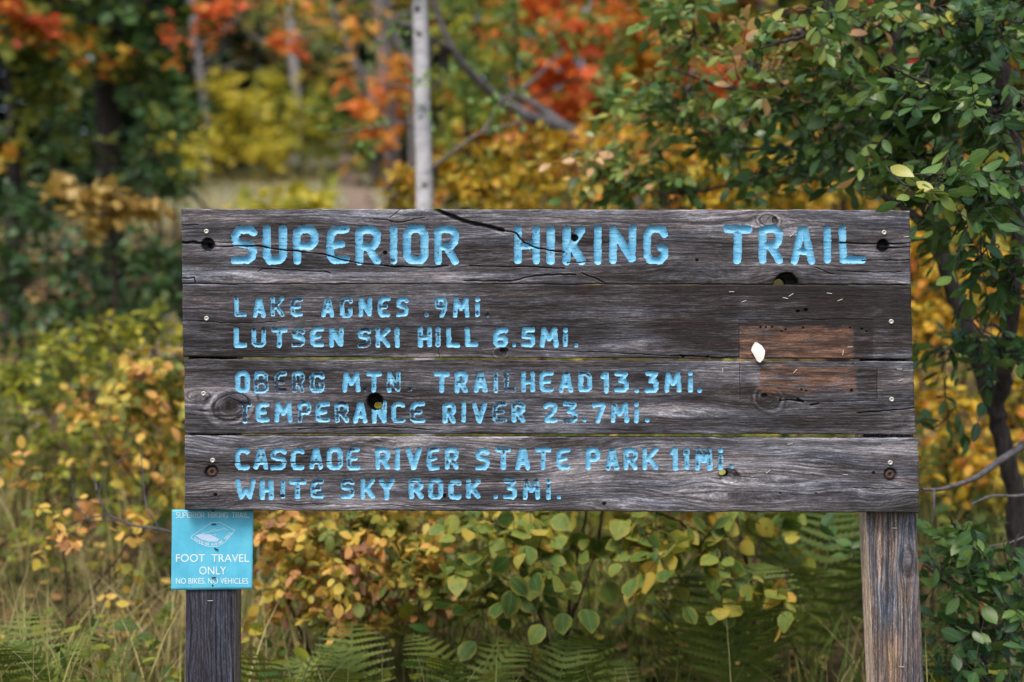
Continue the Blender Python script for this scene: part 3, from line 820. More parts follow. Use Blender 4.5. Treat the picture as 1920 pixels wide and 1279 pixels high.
# ---- posts
def build_post(top_l, top_r, bot_l, bot_r, top_py, bot_py, ydep, dark, knots, seed, side_tint, label, depth=.095):
    y0 = .0400
    k = (D + y0) / FPX                      # metres per pixel on the face of the post
    tz = CZ - (400 - 639.5) * S - .03
    bz = -.5
    nz, nf, nsd = 430, 92, 26
    zz = np.linspace(tz, bz, nz)
    pyv = 639.5 + (CZ - zz) / k
    u = (pyv - top_py) / (bot_py - top_py)
    xl, xr = top_l + (bot_l - top_l) * u, top_r + (bot_r - top_r) * u
    # loop: left side from back to front, face, right side, back
    loop = [('L', q) for q in np.linspace(1, .03, nsd)] + [('F', q) for q in np.linspace(.006, .994, nf)] + [('R', q) for q in np.linspace(.03, 1, nsd)]
    V = np.zeros((nz, len(loop), 3))
    U = np.zeros((nz, len(loop)))
    face = np.zeros((nz, len(loop)))
    for j, (w, q) in enumerate(loop):
        if w == 'F':
            x = xl + (xr - xl) * q
            y = np.full(nz, y0)
            U[:, j] = x
            face[:, j] = 1
        elif w == 'L':
            x, y = xl, np.full(nz, y0 + depth * q)
            U[:, j] = xl - q * depth / k
            face[:, j] = 0
        else:
            x, y = xr, np.full(nz, y0 + depth * q)
            U[:, j] = xr + q * depth / k
            face[:, j] = 2
        V[:, j, 0], V[:, j, 1], V[:, j, 2] = (x - 960) * k, y, zz
    PY = np.repeat(pyv[:, None], len(loop), 1)
    W, kd, ring = grain_field(PY * 1.0, U, [(b, a, c2, c1, dk, sp) for a, b, c1, c2, dk, sp in knots], seed, 11)
    s1 = fbm(PY / 150, W / 2.4, seed + 1)
    s2 = fbm(PY / 40, W / 1.2, seed + 2, 2)
    pat = fbm(PY / 120, U / 30, seed + 3)
    ph = W / 9.5 + 1.2 * fbm(PY / 400, W / 40, seed + 4)
    late = np.exp(-((ph - np.floor(ph) - .75) / .12) ** 2)
    L = dark + .45 * (s1 - .5) + .35 * (s2 - .5) + .4 * (pat - .5) - .34 * late - .45 * kd
    col = wood_tone(L) * (1 + (fbm(PY / 110, U / 16, seed + 5) - .4)[..., None] * np.array((.9, .3, -.25)) * (.25 if seed == 5 else 1.9))
    if seed == 5:
        col = col * np.array((.86, .95, 1.2))
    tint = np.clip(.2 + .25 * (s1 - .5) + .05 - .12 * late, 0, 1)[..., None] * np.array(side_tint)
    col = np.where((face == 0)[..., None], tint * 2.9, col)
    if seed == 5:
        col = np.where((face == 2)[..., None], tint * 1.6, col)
    h = -.0008 * (s1 - .5) - .0006 * late + .001 * kd
    V[..., 1] += np.where(face == 1, h, 0)
    V[..., 0] += np.where(face == 0, h, np.where(face == 2, -h, 0))
    edge = np.array([min(q, 1 - q) if w == 'F' else 1 for w, q in loop])
    V[..., 1] += (.004 * np.clip(1 - edge * 93 / 4, 0, 1) ** 2)[None, :]
    n = len(loop)
    F = [grid_faces(n, nz)]
    F.append(np.stack([np.arange(nz - 1) * n + n - 1, (np.arange(nz - 1) + 1) * n + n - 1, (np.arange(nz - 1) + 1) * n, np.arange(nz - 1) * n], 1))
    Vf = V.reshape(-1, 3)
    caps = [np.arange(n)[::-1][None, :], (np.arange(n) + (nz - 1) * n)[None, :]]
    o = npmesh('post', Vf, F + caps, M_WOOD, SIGN, True, vecs={'grain': np.stack([PY * S, W * S, U * S * .2], -1).reshape(-1, 3)}, cols={'wood': np.clip(col, .004, .8).reshape(-1, 3)})
    o['label'] = label
    return o


post_l = build_post(350, 441.5, 346.5, 439.5, 963, 1279, 0,   .22, [(372, 1270, 16, 150, .0, 26), (400, 1180, 10, 60, .05, 20)], 5, (.62, .52, .40), 'dark grey post carrying the blue placard')
post_r = build_post(1625, 1718.5, 1639, 1732, 963, 1279, 0, .60, [(1702, 1055, 15, 24, .55, 26), (1665, 1035, 13, 60, .12, 26), (1660, 1110, 10, 30, .1, 18), (1650, 1040, 10, 14, .12, 18)], 7, (.95, .72, .52), 'bare tan and grey post with a knot')
for post, px, py in ((post_r, 1676.5, 990), (post_r, 1690, 1250), (post_l, 394.5, 1126)):
    kk = (D + .04) / FPX
    s_ = place(staple0, post, ((px - 960) * kk, .0392, CZ - (py - 639.5) * kk))

# ---- torn paper scrap on the second plank
pts = np.array([(1414.5, 641), (1419, 641.5), (1428, 647), (1434.5, 657.5), (1434, 664), (1431, 674), (1424, 681), (1419, 678), (1413, 668), (1406.5, 657), (1408.5, 650)], float)
cx, cy = pts.mean(0)
V_, F_ = [], []
for lay, dz in ((0, -.0052), (1, -.0046)):
    for x, y in pts:
        V_.append(((x - cx) * S * .92, dz - .006 * (y > 660) * ((y - 660) / 20) - .004 * ((x - cx) / 14) ** 2 - .002 * (x - cx) / 14, -(y - cy) * S * .95))
n = len(pts)
F_ = [np.array([list(range(n))[::-1]]), np.array([[n + q for q in range(n)]]), np.array([(q, (q + 1) % n, n + (q + 1) % n, n + q) for q in range(n)])]
scrap = npmesh('paper_scrap', np.array(V_), F_, M_PAPER, None, False)
scrap.location = ((cx - 960) * S, D + .002, CZ - (cy - 639.5) * S)
tag(scrap, 'torn white paper scrap stuck to the brown patch on the wooden sign', 'paper')

# ------------------------------------------------------------------ blue placard on the left post
yp = D + .0395 - .0022
kp = yp / FPX
PC = [(323, 955.5), (475.5, 955.0), (473.5, 1104), (321.5, 1106.5)]
ns_, nt_ = 40, 30
sg, tg = np.meshgrid(np.linspace(0, 1, ns_), np.linspace(0, 1, nt_))
PX = (PC[0][0] * (1 - sg) + PC[1][0] * sg) * (1 - tg) + (PC[3][0] * (1 - sg) + PC[2][0] * sg) * tg
PYY = (PC[0][1] * (1 - sg) + PC[1][1] * sg) * (1 - tg) + (PC[3][1] * (1 - sg) + PC[2][1] * sg) * tg


def pl_y(px, py):
    """Depth of the slightly bowed placard: it is dented along the corner of the post."""
    px, py = np.asarray(px, float), np.asarray(py, float)
    crease = np.clip((px - 431.5) / 2.0, 0, 1) * np.clip((py - 1052) / 30, 0, 1)
    return -.0012 - .0016 * crease + .0012 * ((px - 398) / 76) ** 2 * -1 + .0005 * np.sin(py / 30)


base_p = np.array(((398 - 960) * kp, yp, CZ - (1031 - 639.5) * kp))


def pworld(px, py, out):
    return np.stack([(np.asarray(px, float) - 398) * kp, pl_y(px, py) - out, -(np.asarray(py, float) - 1031) * kp], -1)


Vf = pworld(PX, PYY, .0006).reshape(-1, 3)
Vb = pworld(PX, PYY, -.0006).reshape(-1, 3)
n_ = ns_ * nt_
ix = np.arange(n_).reshape(nt_, ns_)
rim = np.concatenate([ix[0, :], ix[1:, -1], ix[-1, -2::-1], ix[-2:0:-1, 0]])
Fp = np.concatenate([grid_faces(ns_, nt_), grid_faces(ns_, nt_, n_)[:, ::-1], np.stack([rim, np.roll(rim, -1), np.roll(rim, -1) + n_, rim + n_], 1)])
placard = npmesh('placard', np.concatenate([Vf, Vb]), Fp, M_PLACARD, None, True)
placard.location = base_p
tag(placard, 'small square light blue foot travel only placard stapled to the left post', 'sign')


def flat_strokes(strokes, hw, out=.0009, closed_fill=()):
    """Flat printed strokes (polylines in photo pixels) on the placard face."""
    V, F = [], []
    for st, w in strokes:
        st = np.array(st, float)
        for a, b in zip(st[:-1], st[1:]):
            d = b - a
            L = np.hypot(*d)
            if L < 1e-6:
                continue
            d = d / L
            nrm = np.array((-d[1], d[0])) * w
            k = len(V)
            for p in (a - d * w * .7 + nrm, a - d * w * .7 - nrm, b + d * w * .7 - nrm, b + d * w * .7 + nrm):
                V.append(pworld(p[0], p[1], out + .00003 * (k % 7)))
            F.append((k, k + 1, k + 2, k + 3))
    return np.array(V).reshape(-1, 3), np.array(F)


def print_on(name, strokes, mat, hw=None, out=.0009):
    V, F = flat_strokes(strokes, hw, out)
    return npmesh(name, V, F, mat, placard, False)


def sans(text, x0, x1, y0, y1, mat, size_w=None, bold=.02):
    """Plain sans-serif print from Blender's own built-in letters, laid on the placard."""
    cu = bpy.data.curves.new('print', 'FONT')
    cu.body = text
    cu.size = 1.0
    cu.offset = 0.0
    cu.resolution_u = 4
    tmp = bpy.data.objects.new('print', cu)
    COL.objects.link(tmp)
    dg = bpy.context.evaluated_depsgraph_get()
    me = bpy.data.meshes.new_from_object(tmp.evaluated_get(dg))
    bpy.data.objects.remove(tmp)
    co = np.zeros(len(me.vertices) * 3, np.float32)
    me.vertices.foreach_get('co', co)
    co = co.reshape(-1, 3)
    mn, mx = co.min(0), co.max(0)
    px = x0 + (co[:, 0] - mn[0]) / (mx[0] - mn[0]) * (x1 - x0)
    py = y1 - (co[:, 1] - mn[1]) / (mx[1] - mn[1]) * (y1 - y0)
    w = pworld(px, py, .0010)
    me.vertices.foreach_set('co', w.astype(np.float32).ravel())
    me.materials.clear()
    me.materials.append(mat)
    o = bpy.data.objects.new('lettering', me)
    return link(o, placard)


sans('FOOT  TRAVEL', 330.5, 467.5, 1038.8, 1053.4, M_WHITE, bold=.012)
sans('ONLY', 374, 424.5, 1062, 1077, M_WHITE, bold=.012)
sans('NO BIKES, NO VEHICLES', 330.5, 466, 1083.5, 1096, M_WHITE, bold=.01)
# serif line at the top
ser = []
cells = []
xs = 330.0
widths = {'I': 3.6, ' ': 6.2}
txt = 'SUPERIOR HIKING TRAIL'
tot = sum(widths.get(c, 6.6) + 1.1 for c in txt)
sc_ = 138.0 / tot
for c in txt:
    w = widths.get(c, 6.6) * sc_
    if c != ' ':
        for st in GL[c]:
            p = [(xs + .5 + (w - 1.0) * u, 960.8 + 9.4 * v) for u, v in st]
            ser.append((p, .85))
            for e in (p[0], p[-1]):
                ser.append(([(e[0] - 1.2, e[1]), (e[0] + 1.2, e[1])], .32))
    xs += w + 1.1 * sc_
print_on('lettering', ser, M_PALE)
# emblem: lens-shaped badge with a lake, hills and words round its lower rim
arc = [(361 + 3, 1006)] + [(364 + 62 * q, 1006 + 19.5 * math.sin(math.pi * (.12 + .56 * q)) - 6 * q) for q in np.linspace(.05, 1, 9)] + [(440, 994)]
badge = [([(361, 1004), (396, 980), (412, 979), (440, 994), (436, 1000)], .5), ([(361, 1004), (358.5, 1008), (372, 1018), (390, 1024.5), (408, 1024.5), (422, 1017), (436, 1000)], .55),
         ([(372, 1002.5), (384, 1000), (394, 996), (402, 992), (408, 995), (420, 990), (428, 994)], .45), ([(378, 1000.5), (396, 997), (410, 994)], .35), ([(394, 1004), (406, 1001), (402, 1007), (412, 1011)], .4)]
print_on('emblem', badge, M_PALE)
lake = np.array([(366, 1003.5), (376, 1001.5), (394, 1001.8), (400, 1005), (412, 1011), (407, 1015.5), (392, 1015.5), (378, 1011.5)], float)
Vl = pworld(lake[:, 0], lake[:, 1], .0010)
npmesh('emblem', Vl, np.array([list(range(len(lake)))[::-1]]), M_SNOW, placard, False)
rim_txt = 'SUPERIOR HIKING TRAIL'
path = np.array([(364, 1009), (374, 1015.5), (386, 1019.8), (398, 1021), (409, 1019.5), (419, 1014), (427, 1006.5), (434, 997)], float)
seg = np.concatenate([[0], np.cumsum(np.hypot(*np.diff(path, axis=0).T))])
rs = []
for n, c in enumerate(rim_txt):
    if c == ' ':
        continue
    q = (n + .5) / len(rim_txt) * seg[-1]
    x, y = np.interp(q, seg, path[:, 0]), np.interp(q, seg, path[:, 1])
    x2, y2 = np.interp(q + .5, seg, path[:, 0]), np.interp(q + .5, seg, path[:, 1])
    a = math.atan2(y2 - y, x2 - x)
    for st in GL[c]:
        p = []
        for u, v in st:
            lx, ly = (u - .5) * (2.3 if c != 'I' else .5), (v - .5) * 5.2
            p.append((x + lx * math.cos(a) - ly * math.sin(a), y + lx * math.sin(a) + ly * math.cos(a)))
        rs.append((p, .36))
print_on('emblem', rs, M_WHITE)
pst = staple_mesh('staple', .0105, .0012, M_DARKWIRE, .001)
for px, py, a in ((401, 982.5, 0), (406, 1029, 25), (401.5, 1082.5, -6)):
    w = pworld(px, py, .0014)
    place(pst, placard, w, math.radians(a))
V_, F_ = lathe([(.0001, -.0012), (.0022, -.001), (.0026, .0004)], 12)
pin = npmesh('nail_head', V_, F_, M_DARKWIRE)
for px, py in ((399, 1097.5), (399.5, 958)):
    place(pin, placard, pworld(px, py, .0009))

# ------------------------------------------------------------------ the ground
def gz(x, y):
    x, y = np.asarray(x, float), np.asarray(y, float)
    z = .2 * np.log1p(np.exp(np.clip((y - 5.2) * 1.6, -40, 40))) / 1.6
    z = z - .05 * np.log1p(np.exp(np.clip((y - 34) * .6, -40, 40))) / .6
    near = np.clip(y, 0, 30)
    z = z + .12 * (vnoise(x / 1.7, y / 1.7, 3) - .5) + .05 * (vnoise(x / .45, y / .45, 4) - .5)
    return z + .01 * near * (vnoise(x / 6, y / 6, 5) - .5)


PATH = [(0.2, 1.0), (-2.2, 3.5), (-3.4, 6.0), (-2.9, 9.0), (-2.1, 13.0), (-1.8, 17.0), (-1.86, 20.0), (-2.36, 23.5), (-2.95, 27.5), (-3.3, 31.0), (-2.6, 38.0), (-2.6, 46.0)]


def path_x(y):
    p = np.array(PATH)
    return np.interp(y, p[:, 1], p[:, 0])


def ground_mat():
    m, nt, out = new_mat('forest_floor')
    oc = obj_coord(nt)
    n1 = noise(nt, oc, 0.55, 4, .6)
    n2 = noise(nt, oc, 9.0, 5, .65)
    n3 = noise(nt, oc, 60.0, 3, .6)
    litter = ramp(nt, n2, [(.3, (.028, .02, .012)), (.48, (.085, .058, .03)), (.62, (.15, .10, .05)), (.75, (.22, .16, .08))]).outputs[0]
    moss = ramp(nt, n3, [(.3, (.025, .035, .01)), (.7, (.085, .10, .03))]).outputs[0]
    f = ramp(nt, n1, [(.42, (0, 0, 0)), (.6, (1, 1, 1))]).outputs[0]
    base = mixc(nt, f, litter, moss)
    dry = attr(nt, 'dry').outputs['Fac']
    straw = ramp(nt, n3, [(.3, (.19, .20, .12)), (.7, (.38, .385, .27))]).outputs[0]
    col = mixc(nt, dry, base, straw)
    principled(nt, out, col, .95, .1, bump=n2, bump_strength=.8, bump_dist=.03)
    return m


gx = np.unique(np.concatenate([np.linspace(-110, -14, 25), np.linspace(-14, 14, 180), np.linspace(14, 110, 25)]))
gy = np.unique(np.concatenate([np.linspace(-40, -2, 16), np.linspace(-2, 14, 120), np.linspace(14, 48, 110), np.linspace(48, 160, 24)]))
GX, GY = np.meshgrid(gx, gy)
GZ = gz(GX, GY)
dry = np.exp(-((GX + 3.9) / 1.9) ** 2 - ((GY - 22.0) / 3.4) ** 2) + .5 * np.exp(-((GX - path_x(GY)) / .8) ** 2) * (GY > 12)
ground = npmesh('ground', np.stack([GX, GY, GZ], -1).reshape(-1, 3), grid_faces(len(gx), len(gy)), ground_mat(), floats={'dry': np.clip(dry * 1.2, 0, 1)})
ground['kind'] = 'structure'


def trail_mat():
    m, nt, out = new_mat('trodden_earth')
    oc = obj_coord(nt)
    n2 = noise(nt, oc, 7.0, 5, .65)
    col = ramp(nt, n2, [(.3, (.12, .09, .07)), (.5, (.22, .17, .135)), (.7, (.35, .28, .23))]).outputs[0]
    principled(nt, out, col, .95, .1, bump=n2, bump_strength=.5, bump_dist=.02)
    return m


ty = np.linspace(1.0, 45, 240)
tw = np.linspace(-1, 1, 9)
TW, TY = np.meshgrid(tw, ty)
wid = .20 + .08 * (vnoise(TY * .8, TY * 0, 6) - .5)
TX = path_x(TY) + TW * (wid + .1 * (vnoise(TY * 1.7, TW * 2, 7) - .5))
TX = np.stack([np.convolve(np.pad(TX[:, c], 9, mode='edge'), np.ones(19) / 19, 'valid') for c in range(9)], 1)
trail = npmesh('path', np.stack([TX, TY, gz(TX, TY) + .03 - .02 * TW ** 4], -1).reshape(-1, 3), grid_faces(9, 240), trail_mat())
trail['kind'] = 'structure'

# ------------------------------------------------------------------ leaves


def leaf_template(xs, ws, fold=.12, curl=-.10, teeth=0.0):
    V, U = [], []
    for k, (x, w) in enumerate(zip(xs, ws)):
        zz = curl * x * x
        tt = 1 + (teeth if k % 2 else -teeth)
        for sgn in (-1, 0, 1):
            V.append((x, sgn * w * tt, zz + fold * w * abs(sgn)))
            U.append((x, sgn * w, max(abs(sgn) * 1.0, (x - .72) / .28 if x > .72 else 0)))
    F = []
    for k in range(len(xs) - 1):
        a, b = 3 * k, 3 * k + 3
        F += [(a, b, b + 1), (a, b + 1, a + 1), (a + 1, b + 1, b + 2), (a + 1, b + 2, a + 2)]
    return np.array(V, float), np.array(F), np.array(U, float)


T_ELL = leaf_template([0, .12, .3, .52, .74, .9, 1], [.012, .12, .22, .25, .19, .09, .004])
T_BROAD = leaf_template([0, .07, .2, .35, .5, .64, .78, .9, 1], [.02, .2, .36, .42, .42, .37, .27, .13, .004], .10, -.14, .035)
T_OVAL = leaf_template([0, .12, .35, .62, .86, 1], [.012, .19, .32, .31, .17, .006], .1, -.12)
_s = leaf_template([0, .42, 1], [.03, .30, .01], .1, -.1)
T_SIMPLE = _s
_mo = [(0, -.02), (.10, -.42), (.30, -.30), (.42, -.62), (.56, -.36), (.66, -.22), (1.0, 0), (.66, .22), (.56, .36), (.42, .62), (.30, .30), (.10, .42), (0, .02)]
_mv = np.array([(.38, 0, .0)] + [(x, y, -.16 * (abs(y) ** 1.3) - .10 * x * x) for x, y in _mo])
T_MAPLE = (_mv, np.array([(0, k, k % 13 + 1) for k in range(1, 14)]), np.array([(v[0], v[1], min(1, math.hypot(v[0] - .38, v[1]) * 1.5)) for v in _mv]))


def unit(a):
    return a / np.maximum(np.linalg.norm(a, axis=-1, keepdims=True), 1e-9)


def leaves_mesh(name, parent, P, A, N, size, tmpl, mat, rg, rnd=None, curl=.12):
    P, A, N = np.asarray(P, float), unit(A), np.asarray(N, float)
    B = unit(np.cross(N, A))
    N = np.cross(A, B)
    TV, TF, TU = tmpl
    n, k = len(P), len(TV)
    wf = rg.uniform(.82, 1.15, (n, 1))
    cz = rg.normal(0, curl, (n, 1))
    tw = rg.normal(0, .18, (n, 1))
    x = np.repeat(TV[None, :, 0], n, 0)
    y = TV[None, :, 1] * wf
    z = TV[None, :, 2] + cz * x * x + tw * x * y * 2
    V = P[:, None] + np.asarray(size)[:, None, None] * (x[..., None] * A[:, None] + y[..., None] * B[:, None] + z[..., None] * N[:, None])
    F = (TF[None] + (np.arange(n) * k)[:, None, None]).reshape(-1, 3)
    if rnd is None:
        rnd = rg.random(n)
    return npmesh(name, V.reshape(-1, 3), F, mat, parent, True, floats={'rnd': np.repeat(rnd, k)}, vecs={'luv': np.tile(TU, (n, 1))})


def tubes_mesh(name, parent, lines, mat, sides=6):
    """Many tapered tubes (polyline, radii) as one branching mesh."""
    VV, FF, base = [], [], 0
    ang = np.linspace(0, 2 * np.pi, sides, endpoint=False)
    ca, sa = np.cos(ang), np.sin(ang)
    for pts, rad in lines:
        p = np.asarray(pts, float)
        r = np.asarray(rad, float)
        t = unit(np.gradient(p, axis=0))
        ref = np.where(np.abs(t[:, 2:3]) > .8, np.array([[0., 1., 0.]]), np.array([[0., 0., 1.]]))
        u = unit(np.cross(t, ref))
        v = np.cross(t, u)
        ring = p[:, None] + r[:, None, None] * (ca[None, :, None] * u[:, None] + sa[None, :, None] * v[:, None])
        m = len(p)
        VV.append(ring.reshape(-1, 3))
        i0 = (np.arange(m - 1) * sides)[:, None] + np.arange(sides)[None]
        i1 = (np.arange(m - 1) * sides)[:, None] + np.roll(np.arange(sides), -1)[None]
        FF.append(np.stack([i0, i1, i1 + sides, i0 + sides], -1).reshape(-1, 4) + base)
        base += m * sides
    return npmesh(name, np.concatenate(VV), np.concatenate(FF), mat, parent, True)


def smooth_line(pts, n=14):
    """Catmull-Rom through control points (any number of columns)."""
    p = np.asarray(pts, float)
    if len(p) == 2:
        t = np.linspace(0, 1, n)[:, None]
        return p[0] * (1 - t) + p[1] * t
    q = np.concatenate([[2 * p[0] - p[1]], p, [2 * p[-1] - p[-2]]])
    out = []
    per = max(3, n // (len(p) - 1))
    for k in range(1, len(q) - 2):
        t = np.linspace(0, 1, per, endpoint=False)[:, None]
        a, b, c, d = q[k - 1], q[k], q[k + 1], q[k + 2]
        out.append(.5 * ((2 * b) + (-a + c) * t + (2 * a - 5 * b + 4 * c - d) * t ** 2 + (-a + 3 * b - 3 * c + d) * t ** 3))
    return np.concatenate(out + [p[-1:]])


UP = np.array((0., 0., 1.))


def sprig_leaves(base, dirs, length, per, rg, spread=.85, droop=.25, flat=.55, whorl=0.0):
    """Leaves along sprigs: positions, axes, normals (per leaves on every sprig, the last at its tip)."""
    n = len(base)
    t = (np.arange(per) + .6) / per
    t = np.clip(t[None] + rg.normal(0, .05, (n, per)), .05, 1.0)
    sag = -droop * .5 * (t ** 2)[..., None] * (length[:, None, None]) * UP
    pos = base[:, None] + dirs[:, None] * (t * length[:, None])[..., None] + sag
    side = unit(np.cross(dirs, UP + rg.normal(0, .15, dirs.shape)))
    sg = np.where(np.arange(per) % 2 == 0, 1.0, -1.0)
    sg[-1] = 0
    ax = dirs[:, None] * .75 + side[:, None] * (sg * spread)[None, :, None] - UP * droop * rg.uniform(.2, 1.6, (n, per, 1)) + rg.normal(0, .28, (n, per, 3))
    nm = UP + rg.normal(0, flat, (n, per, 3))
    return pos.reshape(-1, 3), ax.reshape(-1, 3), nm.reshape(-1, 3)


LEAFCOUNT = [0]


def plant(name, label, cat, px, Y, stems, clusters, leaf, group=None, twigs=True, seed=None, bark=None, stem_name='stem', crown_name='foliage', limb_r=.010):
    """A rooted plant. stems: polylines of (px, py, Y, radius), the first point of the first one is put on the ground.
    clusters: (px, py, Y, rx px, ry px, rY m, sprigs, colour bias). leaf: dict of size, mat, tmpl, per, length ..."""
    rg = np.random.default_rng(seed if seed is not None else (abs(hash(label)) % 10000))
    bx = (px - 960) / FPX * Y
    base = np.array((bx, Y, float(gz(bx, Y)) - .03))
    root = empty(name, base, label, cat, group)
    lines, anchors = [], []
    for k, st in enumerate(stems):
        pts = [np.concatenate([at(a, b, c), [r]]) for a, b, c, r in st]
        if k == 0 or len(st[0]) == 5:
            pass
        if k == 0:
            pts = [np.concatenate([base, [pts[0][3] * 1.25]])] + pts
        c = smooth_line(pts, 8 * len(pts))
        c[:, :3] += rg.normal(0, .25, (len(c), 3)) * np.minimum(c[:, 3:4], .02)
        lines.append((c[:, :3] - base, np.maximum(c[:, 3], .0012)))
        anchors.append(c)
    P, A, N, R, SZ = [], [], [], [], []
    for cl in clusters:
        cpx, cpy, cY, rx, ry, rY, ns, bias = cl
        ns = max(1, int(round(ns * leaf.get('thin', 1.0))))
        bias = bias + leaf.get('shift', 0.0)
        c = at(cpx, cpy, cY)
        rad = np.array((rx * cY / FPX, rY, ry * cY / FPX))
        allp = np.concatenate(anchors)
        cost = np.linalg.norm(allp[:, :3] - c, axis=1) + .9 * np.maximum(0, allp[:, 2] - c[2] + .15 * rad[2])
        j = int(np.argmin(cost))
        a0 = allp[j]
        mid = (a0[:3] + c) / 2 + np.array((0, 0, .12 * np.linalg.norm(c - a0[:3]))) + rg.normal(0, .05, 3) * rad
        r0 = min(a0[3] * .6, limb_r)
        limb = smooth_line([np.concatenate([a0[:3], [r0]]), np.concatenate([mid, [r0 * .75]]), np.concatenate([c, [max(.002, r0 * .4)]])], 12)
        lines.append((limb[:, :3] - base, limb[:, 3]))
        u = unit(rg.normal(0, 1, (ns, 3)))
        q = u * (rg.random((ns, 1)) ** .45)
        sp = c + q * rad
        dirs = unit(unit(sp - (c - (c - a0[:3]) * .35)) + rg.normal(0, .45, (ns, 3)) + np.array((0, 0, leaf.get('rise', .05))))
        ln = leaf['length'] * rg.uniform(.6, 1.25, ns)
        sb = sp - dirs * ln[:, None] * .5
        p, a, nn = sprig_leaves(sb, dirs, ln, leaf['per'], rg, leaf.get('spread', .85), leaf.get('droop', .25), leaf.get('flat', .55))
        P.append(p)
        A.append(a)
        N.append(nn)
        R.append(np.clip(np.repeat(rg.normal(bias, leaf.get('var', .16), ns), leaf['per']) + rg.normal(0, leaf.get('jit', .12), ns * leaf['per']), 0, 1))
        SZ.append(leaf['size'] * rg.uniform(.62, 1.2, ns * leaf['per']))
        if twigs:
            lp = limb[:, :3]
            for b_, d_, l_ in zip(sb, dirs, ln):
                jn = int(np.argmin(np.linalg.norm(lp - b_, axis=1)))
                m_ = (lp[jn] + b_) / 2 + rg.normal(0, .02, 3)
                tip = b_ + d_ * l_ - UP * leaf.get('droop', .25) * .5 * l_
                lines.append((smooth_line([lp[jn], m_, b_, b_ + d_ * l_ * .5 - UP * leaf.get('droop', .25) * .125 * l_, tip], 12) - base, np.linspace(leaf.get('tw', .0022), .0009, 13)))
        anchors.append(limb)
    tubes_mesh(stem_name, root, lines, bark, 8 if stem_name == 'trunk' else 5)
    P, A, N, R, SZ = map(np.concatenate, (P, A, N, R, SZ))
    LEAFCOUNT[0] += len(P)
    leaves_mesh(crown_name, root, P - base, A, N, SZ, leaf['tmpl'], leaf['mat'], rg, R, leaf.get('curl', .12))
    return root


# ---- leaf colours (real leaf colours, picked leaf by leaf)
G_DARK, G_MID, G_LIGHT = (.018, .055, .016), (.045, .115, .025), (.12, .22, .05)
OLIVE, YELGRN, YEL, GOLD = (.10, .125, .02), (.25, .28, .035), (.52, .40, .04), (.50, .27, .025)
ORANGE, REDOR, RED, BROWN = (.68, .24, .05), (.66, .14, .05), (.52, .055, .04), (.19, .09, .035)
ML_DARK = leaf_mat('dark_green_leaf', [(0, (.012, .04, .016)), (.35, G_DARK), (.65, G_MID), (.85, OLIVE), (1, YELGRN)], .25)
ML_AMBER = leaf_mat('amber_leaf', [(0, (.11, .14, .03)), (.4, (.26, .21, .05)), (.75, (.38, .25, .065)), (1, (.42, .21, .08))], .35)
ML_MAPLE = leaf_mat('turning_maple_leaf', [(0, G_DARK), (.3, G_MID), (.5, OLIVE), (.65, YELGRN), (.78, GOLD), (.9, ORANGE), (1, RED)], .35)
ML_YEL = leaf_mat('yellow_green_leaf', [(0, G_MID), (.25, OLIVE), (.5, (.27, .31, .04)), (.75, (.44, .42, .05)), (1, (.60, .50, .07))], .48)
ML_GOLD = leaf_mat('golden_leaf', [(0, (.06, .085, .015)), (.25, OLIVE), (.42, (.30, .26, .03)), (.66, (.56, .38, .03)), (.9, (.58, .30, .03)), (1, ORANGE)], .35)
ML_RED = leaf_mat('red_orange_leaf', [(0, RED), (.25, REDOR), (.52, (.70, .23, .06)), (.75, (.66, .34, .05)), (1, YELGRN)], .45)
ML_MIXED = leaf_mat('pale_mixed_leaf', [(0, (.10, .17, .05)), (.45, (.22, .29, .09)), (.7, (.42, .37, .13)), (.88, (.60, .32, .15)), (1, (.62, .20, .09))], .5)
ML_PALE = leaf_mat('pale_green_leaf', [(0, G_MID), (.4, (.10, .19, .045)), (.75, (.19, .28, .07)), (1, YELGRN)], .35)
ML_APPLE = leaf_mat('apple_leaf', [(0, (.02, .066, .026)), (.3, (.048, .118, .032)), (.55, (.10, .19, .042)), (.78, (.20, .27, .055)), (.9, (.34, .33, .06)), (.95, (.50, .34, .07)), (1, (.42, .24, .13))], .33, .36, .5, .2, .12)
ML_HAZEL = leaf_mat('hazel_leaf', [(0, (.055, .12, .025)), (.3, (.11, .19, .04)), (.55, (.22, .27, .05)), (.75, (.44, .36, .06)), (1, (.52, .30, .05))], .35, .5, .3, .26, .26, edge=(.44, .34, .05))
ML_ORANGE = leaf_mat('orange_yellow_leaf', [(0, (.10, .14, .03)), (.2, (.22, .25, .05)), (.42, (.50, .38, .06)), (.62, (.60, .38, .09)), (.8, (.60, .30, .10)), (.92, (.40, .19, .09)), (1, (.20, .10, .06))], .35, .5, .3, .2, .14)
ML_FERN = leaf_mat('fern_leaf', [(0, (.05, .085, .018)), (.4, (.105, .15, .03)), (.75, (.22, .25, .05)), (1, (.34, .29, .08))], .3, .55, .25, .0, .1)
ML_SPRUCE = leaf_mat('spruce_needles', [(0, (.008, .022, .012)), (.5, (.018, .042, .02)), (1, (.04, .075, .03))], .1, .6, .2, .0, .1)
ML_LITTER = leaf_mat('dead_leaf', [(0, (.05, .03, .02)), (.35, (.14, .08, .04)), (.6, (.28, .16, .07)), (.85, (.42, .26, .08)), (1, (.5, .36, .09))], .1, .8, .15, .1, .2)

